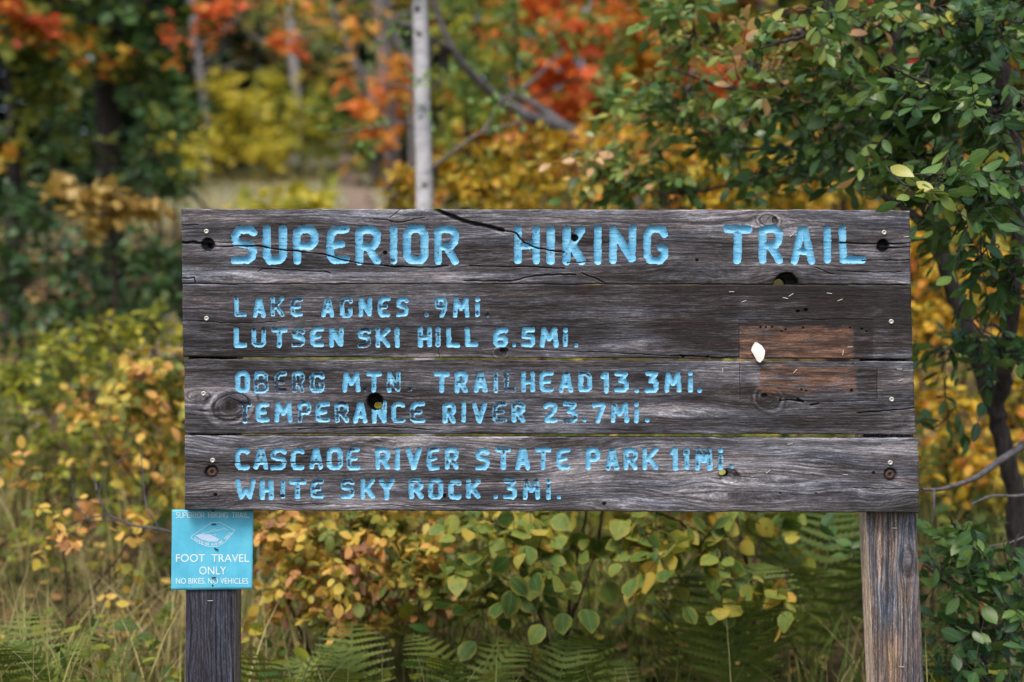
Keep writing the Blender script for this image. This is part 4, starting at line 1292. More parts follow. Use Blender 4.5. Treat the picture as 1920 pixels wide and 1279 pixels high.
B_DARK = bark_mat('dark_bark', (.012, .010, .009), (.055, .046, .042))
B_GREY = bark_mat('grey_bark', (.07, .065, .065), (.24, .225, .23))
B_SHADE = bark_mat('dead_grey_bark', (.04, .037, .037), (.15, .14, .145))
B_PALE = bark_mat('pale_bark', (.22, .21, .215), (.44, .42, .43))
B_BIRCH = bark_mat('birch_bark', (.34, .34, .36), (.60, .59, .62), (12, 12, 26), (.06, .055, .055))
B_APPLE = bark_mat('apple_bark', (.018, .015, .014), (.085, .072, .068), (60, 60, 14))
B_TWIG = bark_mat('twig_bark', (.022, .014, .011), (.085, .055, .042), (60, 60, 30))


def lf(mat, tmpl, size, length, per=5, **k):
    return dict(mat=mat, tmpl=tmpl, size=size, length=length, per=per, **k)


# ------------------------------------------------------------------ birch
def birch():
    Y = 8.0
    bx = (796 - 960) / FPX * Y
    base = np.array((bx, Y, float(gz(bx, Y)) - .05))
    root = empty('birch_tree', base, 'slender white birch trunk standing upright directly behind the sign', 'tree')
    line = smooth_line([[*base, .058], [*at(796, 392, Y), .0435], [*at(793, 250, Y), .0425], [*at(790, 100, Y), .041], [*at(787, -60, Y), .039], [*at(786, -500, Y), .032], [*at(778, -1000, Y), .018]], 90)
    o = tubes_mesh('trunk', root, [(line[:, :3] - base, line[:, 3] + .0015 * (vnoise(np.arange(len(line)) / 3., np.zeros(len(line)), 8) - .5))], B_BIRCH, 16)
    br = []
    for pts in ([(776, 238, 8, .009), (745, 230, 7.9, .007), (690, 240, 7.8, .005), (618, 248, 7.7, .003)], [(778, 47, 8, .010), (745, 40, 8, .008), (700, 30, 8.1, .006), (640, -10, 8.2, .003)],
                [(805, 320, 8, .010), (850, 285, 7.9, .0085), (905, 248, 7.8, .007), (985, 228, 7.7, .004)], [(905, 247, 7.8, .006), (925, 215, 7.9, .005), (945, 180, 8, .004)], [(781, 168, 8, .006), (740, 160, 8.2, .005), (660, 150, 8.4, .003)]):
        c = smooth_line([np.concatenate([at(a, b, y), [r]]) for a, b, y, r in pts], 24)
        br.append((c[:, :3] - base, c[:, 3]))
    tubes_mesh('branch', root, br, B_GREY, 6)
    # dark eyes where branches fell off
    eV, eF, b0 = [], [], 0
    for px, py, w, h in ((787, 67, 5, 6), (797, 349, 5, 5), (789, 222, 4, 3), (783, 20, 5, 8), (786, 150, 3, 2)):
        c = at(px, py, Y)
        a = np.linspace(0, 2 * np.pi, 14, endpoint=False)
        kx = Y / FPX
        j = np.argmin(np.abs(line[:, 2] - c[2]))
        cx_, rr = line[j, 0], line[j, 3]
        X_ = c[0] + w * kx * np.cos(a)
        ring = np.stack([X_, Y - np.sqrt(np.maximum(rr ** 2 - (X_ - cx_) ** 2, 1e-6)) - .002, c[2] + h * kx * np.sin(a) * (1 + .3 * np.cos(2 * a))], 1)
        cen = np.array([[c[0], Y - math.sqrt(max(rr ** 2 - (c[0] - cx_) ** 2, 1e-6)) - .004, c[2]]])
        eV += [ring, cen]
        eF += [np.stack([np.arange(14) + b0, np.roll(np.arange(14), -1) + b0, np.full(14, 14 + b0)], 1)]
        b0 += 15
    npmesh('bark_mark', np.concatenate(eV) - base, np.concatenate(eF), B_DARK, root)
    rg = np.random.default_rng(5)
    P, A, N = [], [], []
    for px, py, y, rx, ry, ns in ((830, 130, 8.0, 16, 20, 3), (800, 195, 7.95, 10, 30, 4), (690, 235, 7.8, 50, 20, 6), (700, 30, 8.1, 60, 30, 12), (935, 180, 7.9, 40, 40, 10), (740, -120, 8, 260, 100, 120), (860, -160, 8, 260, 100, 120)):
        c = at(px, py, y)
        k = y / FPX
        b = c + rg.normal(0, .5, (ns, 3)) * np.array((rx * k, .25, ry * k))
        p, a, n = sprig_leaves(b, unit(rg.normal(0, 1, (ns, 3)) - UP * .3), np.full(ns, .16), 5, rg)
        P.append(p); A.append(a); N.append(n)
    P, A, N = map(np.concatenate, (P, A, N))
    leaves_mesh('crown', root, P - base, A, N, rg.uniform(.03, .055, len(P)), T_OVAL, ML_PALE, rg)


birch()

# dead tree leaning behind the birch
def dead_lean():
    Y = 10.5
    bx = (1250 - 960) / FPX * Y
    base = np.array((bx, Y, float(gz(bx, Y)) - .05))
    root = empty('dead_tree', base, 'bare grey dead tree leaning to the left behind the golden shrubs', 'tree')
    L = []
    for pts in ([(1240, 500, 10.5, .07), (1150, 310, 10.5, .062), (1068, 248, 10.5, .058), (1000, 222, 10.4, .044), (945, 190, 10.4, .034), (895, 150, 10.3, .030), (850, 95, 10.2, .024), (818, 20, 10.2, .02), (790, -80, 10.2, .014)],
                [(1066, 247, 10.5, .04), (1030, 215, 10.7, .032), (980, 182, 10.8, .022), (950, 165, 10.9, .014)], [(850, 95, 10.2, .02), (800, 70, 10, .014), (700, 20, 9.9, .008)], [(945, 190, 10.4, .02), (1000, 150, 10.6, .014), (1060, 90, 10.8, .008)]):
        c = smooth_line([np.concatenate([at(a, b, y), [r]]) for a, b, y, r in pts], 40)
        if pts[0][0] == 1240:
            c = np.concatenate([[[*base, .085]], c])
        L.append((c[:, :3] - base, c[:, 3]))
    tubes_mesh('trunk', root, L, B_SHADE, 8)


dead_lean()

# ------------------------------------------------------------------ trees and shrubs, near to far
APPLE = lf(ML_APPLE, T_ELL, .062, .21, 7, droop=.35, flat=.95, var=.19, tw=.003, thin=.86, curl=.18, shift=.05)
APPLE_STEMS = [
    [(1905, 960, 5.6, .036), (1868, 780, 5.55, .032), (1815, 620, 5.5, .029), (1765, 480, 5.5, .027), (1725, 320, 5.45, .026), (1690, 120, 5.4, .026), (1660, -120, 5.3, .015)],
    [(1868, 780, 5.55, .03), (1900, 560, 5.3, .027), (1905, 300, 5.2, .024), (1860, 60, 5.1, .022), (1830, -160, 5.0, .012)],
    [(1750, 430, 5.5, .020), (1640, 355, 5.6, .012), (1560, 335, 5.7, .009), (1400, 338, 5.8, .007), (1320, 358, 5.9, .006), (1240, 362, 6.0, .005), (1150, 345, 6.05, .003)],
    [(1725, 320, 5.45, .020), (1620, 240, 5.4, .014), (1520, 190, 5.4, .010), (1420, 180, 5.5, .007), (1260, 130, 5.7, .004)],
    [(1700, 180, 5.4, .016), (1640, 100, 5.1, .012), (1560, 60, 4.9, .009), (1480, 75, 4.8, .006), (1425, 90, 4.75, .003)],
    [(1905, 400, 5.2, .018), (1830, 330, 4.8, .012), (1780, 335, 4.45, .008), (1738, 352, 4.15, .004)],
    [(1690, 120, 5.4, .014), (1560, 250, 5.8, .010), (1420, 280, 6.0, .007), (1230, 260, 6.3, .004)],
    [(1905, 300, 5.2, .014), (1840, 200, 4.7, .010), (1760, 170, 4.5, .007), (1680, 130, 4.4, .003)],
]
plant('apple_tree', 'leafy green apple tree overhanging the sign from the right side', 'tree', 1935, 5.65, APPLE_STEMS, [
    (1640, 20, 5.0, 130, 60, .45, 34, .58), (1500, 60, 4.95, 100, 60, .4, 30, .74), (1420, 120, 5.2, 90, 60, .4, 26, .72), (1780, 40, 4.9, 130, 70, .45, 36, .3), (1880, 60, 4.8, 90, 80, .4, 28, .2),
    (1300, 60, 5.6, 80, 60, .35, 22, .6), (1240, 20, 5.8, 60, 40, .3, 12, .6), (1270, 200, 5.9, 80, 55, .4, 32, .64), (1370, 240, 5.8, 90, 50, .4, 28, .5), (1205, 190, 6.1, 50, 50, .3, 18, .7),
    (1125, 305, 6.1, 60, 46, .3, 26, .68), (1190, 335, 6.1, 60, 36, .3, 20, .62), (1090, 345, 6.1, 26, 30, .2, 6, .66), (1270, 330, 5.9, 70, 40, .3, 14, .5), (1480, 190, 5.3, 100, 60, .4, 30, .48), (1590, 160, 5.0, 90, 60, .4, 30, .42),
    (1680, 180, 4.7, 90, 60, .35, 28, .38), (1780, 190, 4.6, 80, 60, .35, 26, .3), (1880, 220, 4.7, 80, 80, .4, 28, .2), (1560, 280, 5.3, 110, 45, .4, 28, .36), (1450, 330, 5.6, 90, 35, .35, 18, .42),
    (1660, 300, 4.9, 90, 45, .35, 26, .36), (1760, 320, 4.6, 80, 50, .3, 24, .36), (1728, 352, 3.95, 22, 8, .05, 4, .56), (1765, 335, 4.1, 34, 18, .10, 8, .5), (1860, 360, 4.6, 80, 60, .35, 24, .26), (1800, 420, 4.6, 70, 40, .3, 16, .26),
    (1845, 500, 4.5, 50, 50, .2, 8, .3), (1900, 520, 4.7, 50, 60, .25, 12, .22), (1830, 640, 5.0, 70, 40, .25, 12, .24), (1890, 660, 4.9, 50, 50, .25, 12, .2), (1760, 670, 5.2, 40, 40, .2, 6, .25), (1780, 780, 5.2, 40, 30, .2, 4, .25), (1560, 120, 5.9, 120, 90, .4, 30, .3), (1700, 240, 5.7, 140, 100, .4, 34, .22), (1820, 150, 5.6, 120, 140, .4, 36, .15)],
    APPLE, seed=1, bark=B_APPLE, stem_name='trunk', crown_name='crown', limb_r=.007)
plant('apple_sapling', 'low leafy apple sapling growing beside the right post', 'sapling', 1850, 4.75,
    [[(1845, 1200, 4.75, .010), (1830, 1090, 4.7, .008), (1800, 1010, 4.65, .005), (1780, 970, 4.6, .003)], [(1840, 1170, 4.75, .007), (1880, 1080, 4.7, .005), (1910, 1000, 4.7, .003)], [(1835, 1120, 4.7, .006), (1770, 1090, 4.6, .004), (1735, 1060, 4.6, .003)]],
    [(1790, 1000, 4.6, 50, 40, .2, 12, .38), (1760, 1080, 4.6, 50, 50, .2, 14, .26), (1830, 1060, 4.7, 60, 50, .25, 14, .26), (1890, 1070, 4.65, 40, 60, .2, 12, .4), (1780, 1190, 4.6, 70, 60, .25, 20, .24), (1880, 1200, 4.6, 60, 60, .25, 20, .22), (1830, 1270, 4.5, 90, 40, .25, 20, .2), (1600, 1030, 5.1, 26, 50, .12, 6, .3), (1900, 1140, 4.6, 40, 50, .2, 12, .3)],
    lf(ML_APPLE, T_ELL, .062, .19, 6, droop=.3, flat=.9, var=.14, tw=.0018, thin=.75, shift=.03), seed=2, bark=B_APPLE)
# bare lower branch of the tree beside the sign
def low_branch():
    base = at(1990, 830, 5.0)
    root = empty('dead_branch', base, 'bare grey dead branch rising to the right beside the bottom plank', 'branch')
    L = []
    for pts in ([(1728, 918, 4.5, .005), (1770, 916, 4.55, .006), (1830, 895, 4.7, .0085), (1880, 860, 4.85, .011), (1990, 790, 5.0, .015)], [(1751, 918, 4.52, .004), (1751, 950, 4.5, .0035), (1748, 980, 4.5, .0025)],
                [(1820, 946, 4.7, .003), (1860, 930, 4.75, .004), (1920, 928, 4.8, .005), (1990, 900, 4.95, .007)], [(1850, 1025, 4.7, .002), (1900, 1015, 4.75, .003), (1950, 985, 4.9, .005), (1990, 900, 4.95, .006)],
                [(1750, 1130, 4.6, .0015), (1800, 1110, 4.62, .002), (1845, 1098, 4.65, .0025), (1870, 1110, 4.7, .003), (1925, 1110, 4.8, .004), (1975, 1000, 4.95, .005)], [(1845, 1098, 4.65, .0025), (1838, 1080, 4.63, .0025), (1828, 1060, 4.6, .0018)]):
        c = smooth_line([np.concatenate([at(a, b, y), [r]]) for a, b, y, r in pts], 24)
        L.append((c[:, :3] - base, c[:, 3]))
    tubes_mesh('branch', root, L, B_GREY, 6)


low_branch()


def apple_fruit(px, py, Y, r):
    n, m = 20, 14
    th = np.linspace(0, np.pi, m)
    prof = [(max(.0004, r * (math.sin(t) ** .9) * (1 + .12 * math.cos(t))), -r * .92 * math.cos(t) + (.30 * r * math.exp(-((t) / .35) ** 2)) - (.26 * r * math.exp(-((t - np.pi) / .35) ** 2))) for t in th]
    a = np.linspace(0, 2 * np.pi, n, endpoint=False)
    V = np.concatenate([np.stack([rr * np.cos(a), rr * np.sin(a), np.full(n, z)], 1) for rr, z in prof])
    m_, nt, out = new_mat('ripe_apple_skin')
    nz = noise(nt, mapped(nt, obj_coord(nt), (60, 60, 18)), 1.0, 3, .6)
    col = ramp(nt, nz, [(.36, (.42, .30, .06)), (.52, (.40, .09, .05)), (.7, (.30, .02, .03))]).outputs[0]
    principled(nt, out, col, .35, .5)
    o = npmesh('apple', V, grid_wrap(n, m), m_)
    o.location = at(px, py, Y)
    tag(o, 'ripe red and yellow apple hanging low beside the right post', 'apple')
    tubes_mesh('stalk', o, [(smooth_line([(0, 0, r * .7), (.004, 0, r * 1.25), (.012, .004, r * 1.7)], 8), np.linspace(.0016, .001, 9)[:len(smooth_line([(0, 0, r * .7), (.004, 0, r * 1.25), (.012, .004, r * 1.7)], 8))])], B_TWIG, 6)


def grid_wrap(n, m):
    F = []
    for k in range(m - 1):
        i0 = np.arange(n) + k * n
        i1 = np.roll(np.arange(n), -1) + k * n
        F.append(np.stack([i0, i1, i1 + n, i0 + n], 1))
    return np.concatenate(F)


apple_fruit(1846, 1140, 4.7, .026)

# --- hazels and low shrubs right behind the sign
HAZEL = lf(ML_HAZEL, T_BROAD, .071, .27, 5, droop=.6, flat=.7, var=.17, curl=.16, tw=.002, thin=1.25, shift=-.04)
plant('hazel_shrub', 'big-leaved hazel shrub with dark stems seen under the middle of the sign', 'shrub', 1055, 5.1,
    [[(1060, 1210, 5.1, .008), (1085, 1120, 5.05, .007), (1115, 1040, 5.05, .006), (1130, 960, 5.05, .005), (1140, 880, 5.1, .003)], [(1055, 1260, 5.1, .007), (1075, 1080, 5.15, .006), (1100, 960, 5.2, .005), (1110, 860, 5.2, .003)], [(1050, 1270, 5.1, .006), (1000, 1120, 5.0, .005), (960, 1000, 5.0, .003)]],
    [(900, 975, 5.0, 60, 30, .2, 6, .55), (960, 1000, 4.95, 60, 40, .2, 8, .42), (1020, 990, 4.9, 50, 40, .2, 7, .5), (1010, 1050, 4.85, 40, 40, .15, 4, .3), (870, 1050, 5.0, 40, 40, .2, 4, .5), (975, 1120, 5.0, 60, 40, .2, 5, .3), (880, 1120, 5.0, 50, 40, .2, 5, .42), (1090, 1010, 5.1, 40, 30, .2, 3, .35), (1000, 880, 5.2, 120, 60, .3, 14, .5), (1140, 870, 5.2, 100, 60, .3, 12, .5)],
    HAZEL, seed=11, bark=B_TWIG)
plant('hazel_shrub', 'yellow-edged hazel shrub seen under the sign right of its middle', 'shrub', 1410, 5.3,
    [[(1412, 1120, 5.3, .007), (1395, 1040, 5.2, .006), (1378, 960, 5.2, .005), (1350, 860, 5.2, .003)], [(1420, 1150, 5.3, .006), (1300, 1000, 5.1, .005), (1230, 960, 5.05, .004)], [(1405, 1090, 5.3, .004), (1430, 1085, 5.0, .003), (1460, 1092, 4.9, .002)]],
    [(1180, 985, 5.0, 40, 24, .15, 5, .5), (1215, 1000, 4.95, 40, 34, .15, 6, .48), (1250, 1030, 4.9, 40, 30, .15, 5, .5), (1320, 1000, 5.05, 50, 40, .2, 6, .55), (1340, 1060, 5.05, 40, 20, .2, 4, .42), (1410, 1100, 4.95, 40, 14, .12, 3, .5), (1460, 1105, 4.9, 24, 12, .1, 3, .62), (1440, 980, 5.4, 60, 30, .2, 5, .45), (1290, 870, 5.2, 140, 60, .3, 14, .5)],
    HAZEL, seed=12, bark=B_TWIG)
ORL = lf(ML_ORANGE, T_OVAL, .046, .14, 6, droop=.4, flat=.85, var=.27, tw=.0016, shift=-.12, thin=1.6, curl=.2)
plant('orange_shrub', 'dense orange and yellow shrub filling the gap beside the blue placard', 'shrub', 600, 5.5,
    [[(600, 1260, 5.5, .008), (620, 1120, 5.4, .006), (640, 980, 5.3, .003)], [(600, 1270, 5.5, .006), (540, 1120, 5.4, .005), (520, 1000, 5.4, .003)], [(605, 1250, 5.5, .006), (720, 1120, 5.3, .005), (780, 1010, 5.3, .003)]],
    [(520, 990, 5.3, 50, 34, .2, 17, .6), (600, 990, 5.3, 70, 34, .25, 22, .5), (700, 985, 5.3, 70, 34, .25, 22, .42), (790, 1000, 5.3, 70, 40, .25, 20, .42), (560, 1060, 5.3, 60, 40, .25, 20, .68), (660, 1060, 5.2, 70, 40, .25, 20, .62), (760, 1070, 5.2, 60, 40, .25, 16, .5), (640, 1130, 5.2, 70, 34, .25, 16, .66), (520, 1110, 5.4, 40, 40, .2, 10, .72), (740, 1150, 5.3, 60, 30, .25, 9, .55), (820, 1090, 5.3, 50, 50, .25, 10, .45), (650, 900, 5.5, 220, 60, .3, 40, .5)],
    ORL, seed=13, bark=B_TWIG)
plant('orange_shrub', 'yellow and orange shrub at the left edge of the third and bottom planks', 'shrub', 270, 6.6,
    [[(270, 900, 6.6, .009), (275, 800, 6.6, .006), (280, 700, 6.5, .003)], [(270, 930, 6.6, .007), (320, 820, 6.5, .005), (340, 720, 6.4, .003)], [(268, 920, 6.6, .006), (200, 820, 6.6, .005), (170, 720, 6.6, .003)]],
    [(250, 690, 6.5, 60, 40, .3, 22, .6), (310, 680, 6.4, 50, 50, .3, 22, .5), (320, 760, 6.4, 50, 50, .3, 22, .48), (240, 770, 6.5, 60, 50, .3, 20, .55), (170, 740, 6.7, 60, 50, .3, 14, .6), (300, 850, 6.4, 60, 50, .3, 16, .52), (200, 850, 6.6, 70, 50, .3, 14, .5), (390, 780, 6.6, 60, 120, .3, 30, .5), (310, 920, 6.4, 60, 40, .3, 10, .6)],
    lf(ML_ORANGE, T_OVAL, .054, .17, 6, droop=.4, flat=.8, var=.22, tw=.0016, shift=-.16), seed=14, bark=B_TWIG)
plant('orange_shrub', 'sparse straggling orange-leaved shrub in the grass left of the blue placard', 'shrub', 120, 5.6,
    [[(125, 1150, 5.6, .006), (120, 1040, 5.6, .004), (100, 960, 5.6, .002)], [(125, 1160, 5.6, .005), (210, 1060, 5.5, .004), (260, 990, 5.5, .002)]],
    [(110, 940, 5.6, 60, 30, .25, 6, .66), (150, 1010, 5.5, 70, 40, .25, 7, .7), (250, 1000, 5.5, 50, 40, .2, 6, .55), (215, 1090, 5.4, 60, 40, .2, 6, .5), (60, 880, 5.8, 60, 40, .25, 6, .5), (180, 1180, 5.3, 80, 40, .25, 6, .8)],
    lf(ML_ORANGE, T_OVAL, .05, .16, 5, droop=.4, flat=.8, var=.22, tw=.0015, shift=-.08), seed=15, bark=B_TWIG)
plant('green_shrub', 'small bright green and yellow shrub below the dark shrubs at left', 'shrub', 170, 8.0,
    [[(170, 800, 8, .008), (180, 700, 8, .005), (190, 640, 8, .003)]],
    [(120, 640, 8, 60, 40, .3, 16, .45), (200, 625, 7.9, 70, 36, .3, 20, .55), (290, 610, 7.9, 60, 40, .3, 18, .6), (90, 700, 7.8, 70, 40, .3, 16, .4), (200, 690, 7.7, 80, 40, .3, 16, .62)],
    lf(ML_YEL, T_OVAL, .055, .17, 5, var=.2), seed=16, bark=B_TWIG)
plant('green_shrub', 'low olive green shrub in the grass at the left edge of the clearing', 'shrub', 40, 7.6,
    [[(40, 860, 7.6, .008), (45, 790, 7.6, .005), (40, 740, 7.6, .003)]],
    [(20, 720, 7.6, 60, 40, .3, 18, .35), (100, 760, 7.6, 60, 40, .3, 18, .45), (30, 800, 7.5, 70, 40, .3, 18, .4), (120, 840, 7.4, 60, 40, .3, 14, .5)],
    lf(ML_YEL, T_OVAL, .055, .17, 5, var=.2), seed=17, bark=B_TWIG)
# --- golden shrubs behind the top edge of the sign and right of it
GOLDL = lf(ML_GOLD, T_OVAL, .062, .2, 6, droop=.3, flat=.7, var=.17, thin=1.3, shift=.04)
GSH = [
    (735, 8.9, 'golden shrub just left of the birch behind the top plank', [(745, 350, 8.9, 26, 30, .3, 10, .55), (765, 335, 8.9, 30, 40, .3, 12, .6), (740, 430, 8.8, 60, 30, .3, 14, .5), (750, 450, 8.6, 60, 50, .3, 16, .5)]),
    (880, 8.4, 'golden shrub just right of the birch behind the top plank', [(850, 340, 8.4, 50, 50, .3, 24, .62), (900, 350, 8.3, 50, 50, .3, 24, .58), (870, 290, 8.5, 50, 40, .3, 16, .5), (880, 420, 8.2, 80, 60, .3, 24, .5)]),
    (1010, 8.8, 'golden shrub below the leaning dead tree', [(960, 330, 8.8, 60, 60, .3, 26, .6), (1030, 320, 8.7, 60, 70, .35, 28, .62), (1000, 270, 8.9, 50, 30, .3, 14, .62), (1000, 410, 8.5, 90, 60, .3, 24, .5)]),
    (1150, 9.2, 'amber shrub in front of the red maple trunk', [(1110, 300, 9.2, 60, 70, .35, 26, .66), (1180, 270, 9.2, 60, 60, .35, 24, .74), (1160, 350, 9.0, 70, 50, .35, 24, .58), (1150, 430, 8.8, 100, 60, .3, 20, .5)]),
    (1320, 8.6, 'golden shrub showing under the longest apple branch', [(1290, 330, 8.6, 60, 60, .3, 26, .6), (1360, 340, 8.6, 60, 50, .3, 24, .56), (1310, 270, 8.7, 60, 40, .3, 16, .66), (1330, 410, 8.4, 100, 50, .3, 20, .5)]),
    (1490, 9.0, 'shaded golden shrub behind the apple tree foliage', [(1460, 330, 9, 70, 60, .35, 26, .52), (1540, 340, 9, 60, 60, .35, 24, .45), (1500, 240, 9.2, 80, 60, .35, 20, .4), (1640, 340, 9.3, 70, 80, .35, 22, .4), (1500, 420, 8.8, 120, 60, .3, 20, .4)]),
    (1770, 7.4, 'tall golden shrub behind the right end of the sign', [(1740, 470, 7.4, 50, 60, .3, 18, .55), (1790, 560, 7.4, 60, 70, .3, 22, .55), (1740, 640, 7.3, 50, 60, .3, 18, .6), (1750, 760, 7.2, 60, 60, .3, 22, .6), (1790, 850, 7.1, 70, 50, .3, 24, .62), (1720, 880, 7.1, 60, 50, .3, 18, .58), (1690, 600, 7.6, 60, 200, .3, 30, .5)]),
    (1890, 7.8, 'golden shrub at the right edge behind the apple trunk', [(1870, 480, 7.8, 60, 70, .3, 22, .62), (1890, 590, 7.8, 60, 60, .3, 22, .66), (1890, 780, 7.6, 60, 80, .3, 26, .6), (1860, 900, 7.3, 80, 50, .3, 24, .55), (1930, 680, 7.8, 50, 100, .3, 18, .55)]),
]
for k, (px, Y, lab_, cls) in enumerate(GSH):
    top = min(c[1] for c in cls)
    bot = 639.5 + (CZ - float(gz((px - 960) / FPX * Y, Y))) / Y * FPX
    plant('golden_shrub', lab_, 'shrub', px, Y, [[(px + 4, bot * .6 + top * .4, Y, .012), (px - 6, bot * .3 + top * .7, Y, .008), (px, top, Y, .004)], [(px + 2, bot * .8 + top * .2, Y, .010), (px + 45, bot * .4 + top * .6, Y + .1, .006), (px + 60, bot * .1 + top * .9, Y + .1, .003)]], cls, GOLDL, 'golden shrubs behind the sign', seed=40 + k, bark=B_TWIG)
plant('low_shrub', 'shaded golden olive shrub low behind the sign between the two hazels', 'shrub', 1230, 7.0,
    [[(1230, 900, 7, .008), (1240, 800, 7, .004)]], [(1150, 940, 7, 120, 70, .4, 30, .3), (1330, 950, 7, 120, 70, .4, 30, .3), (1480, 990, 7.1, 110, 60, .4, 26, .22), (1000, 960, 7, 120, 60, .4, 24, .35), (1580, 960, 7, 70, 80, .4, 22, .25)],
    lf(ML_GOLD, T_OVAL, .06, .2, 5, var=.18, thin=1.3, shift=.14), seed=60, bark=B_TWIG)
plant('low_shrub', 'shaded yellow-green shrub low behind the sign near the blue placard', 'shrub', 700, 7.0,
    [[(700, 900, 7, .008), (690, 800, 7, .004)]], [(560, 960, 7, 120, 70, .4, 30, .5), (740, 960, 7, 120, 70, .4, 30, .45), (870, 980, 7, 90, 60, .4, 22, .4), (430, 940, 7.2, 100, 80, .4, 26, .5)],
    lf(ML_GOLD, T_OVAL, .06, .2, 5, var=.18, thin=1.3, shift=.1), seed=61, bark=B_TWIG)
# --- left side
DARKL = lf(ML_DARK, T_OVAL, .072, .24, 6, flat=.7, var=.17, shift=.08)
plant('amber_sapling', 'sapling with a flat spray of amber leaves before the dark maple trunk', 'sapling', 215, 8.9,
    [[(215, 560, 8.9, .012), (212, 470, 8.9, .009), (205, 400, 8.9, .006)]],
    [(140, 362, 8.9, 50, 22, .25, 12, .74), (200, 372, 8.8, 60, 16, .25, 14, .76), (275, 382, 8.8, 40, 18, .25, 12, .8), (165, 412, 8.8, 40, 16, .2, 9, .72), (235, 385, 8.7, 40, 14, .2, 8, .72)],
    lf(ML_AMBER, T_MAPLE, .085, .22, 5, flat=.35, droop=.3, var=.05, shift=-.06, jit=.03), seed=70, bark=B_TWIG)
DSH = [(40, 10.2, 'dark green shrub at the left edge below the orange-leaved tree', [(30, 420, 10.2, 80, 70, .5, 30, .35), (60, 520, 10, 90, 70, .5, 30, .3), (-20, 500, 10.2, 70, 90, .5, 26, .3)]),
       (150, 9.8, 'dark green shrub below the amber sapling', [(130, 470, 9.8, 90, 60, .5, 32, .34), (190, 540, 9.6, 100, 70, .5, 34, .36), (90, 600, 9.3, 90, 50, .5, 24, .4)]),
       (290, 10.0, 'dark green shrub touching the left end of the top planks', [(290, 460, 10, 80, 60, .5, 30, .38), (320, 540, 9.8, 80, 70, .5, 30, .42), (260, 590, 9.5, 80, 40, .5, 22, .45), (390, 560, 10, 90, 120, .5, 36, .4)]),
       (300, 12.0, 'dark rounded green bush at the foot of the dark maple', [(290, 290, 12, 60, 60, .6, 30, .34), (250, 350, 12, 70, 50, .6, 28, .32), (320, 350, 11.8, 50, 50, .5, 24, .4), (340, 230, 12.2, 40, 50, .5, 20, .5)]),
       (90, 12.5, 'dark green bush between the two dark trunks at left', [(90, 330, 12.5, 80, 60, .6, 30, .42), (130, 260, 12.6, 70, 60, .6, 22, .55), (60, 400, 12, 90, 50, .6, 28, .3)])]
for k, (px, Y, lab_, cls) in enumerate(DSH):
    top = min(c[1] for c in cls)
    plant('dark_shrub', lab_, 'shrub', px, Y, [[(px, top + 140, Y, .014), (px + 8, top + 60, Y, .009), (px + 2, top + 20, Y, .005)]], cls, DARKL, 'dark green shrubs at the left', seed=80 + k, bark=B_TWIG)
MAPL = lf(ML_MAPLE, T_MAPLE, .105, .34, 6, flat=.45, droop=.35, var=.09, shift=.02, jit=.07)
plant('maple_tree', 'dark-trunked green and yellow maple at upper left', 'tree', 206, 13.4,
    [[(210, 420, 13.4, .115), (206, 300, 13.4, .108), (200, 150, 13.4, .10), (205, 20, 13.4, .09), (215, -300, 13.4, .07), (210, -700, 13.4, .03)], [(200, 130, 13.4, .05), (250, 40, 13.2, .04), (330, -60, 13, .025)], [(200, 60, 13.4, .045), (120, 0, 13.2, .03), (40, -60, 13, .02)]],
    [(130, 80, 13, 70, 50, .6, 26, .5), (210, 115, 12.8, 60, 26, .5, 18, .66), (280, 130, 13, 70, 50, .6, 28, .28), (270, 190, 14.3, 80, 40, .6, 26, .24), (330, 190, 13, 60, 50, .6, 22, .3), (130, 160, 14.2, 70, 40, .6, 20, .4), (290, 40, 13, 80, 50, .6, 26, .34), (200, -20, 13, 120, 50, .6, 30, .3), (90, 20, 13.1, 60, 50, .6, 16, .55), (270, 270, 14.2, 50, 40, .5, 10, .3), (130, 230, 14.3, 60, 40, .5, 12, .42), (60, -120, 13, 200, 100, .8, 40, .4), (330, -120, 13, 200, 100, .8, 40, .35)],
    MAPL, seed=91, bark=B_DARK, stem_name='trunk', crown_name='crown', limb_r=.02)
plant('maple_tree', 'orange and red maple with a thin dark trunk at the left edge', 'tree', 22, 11.5,
    [[(25, 380, 11.5, .055), (24, 250, 11.5, .05), (20, 120, 11.5, .045), (26, 0, 11.5, .04), (20, -300, 11.5, .03)], [(22, 180, 11.5, .02), (-10, 140, 11.4, .015), (-50, 100, 11.3, .008)]],
    [(40, 30, 11.2, 50, 26, .4, 18, 1.12), (80, 55, 11.2, 40, 18, .3, 11, 1.08), (30, 90, 11.4, 50, 40, .4, 14, .72), (60, 160, 11.4, 60, 30, .4, 14, .74), (30, 220, 11.4, 40, 30, .4, 8, .7), (15, 290, 11.3, 26, 20, .3, 5, .92), (90, 120, 11.6, 50, 40, .4, 12, .6), (20, -60, 11.3, 120, 60, .6, 26, .8), (80, 180, 11.5, 40, 26, .3, 7, .76)],
    lf(ML_MAPLE, T_MAPLE, .10, .3, 6, flat=.4, droop=.35, var=.07, shift=-.20, jit=.06), seed=92, bark=B_DARK, stem_name='trunk', crown_name='crown', limb_r=.014)
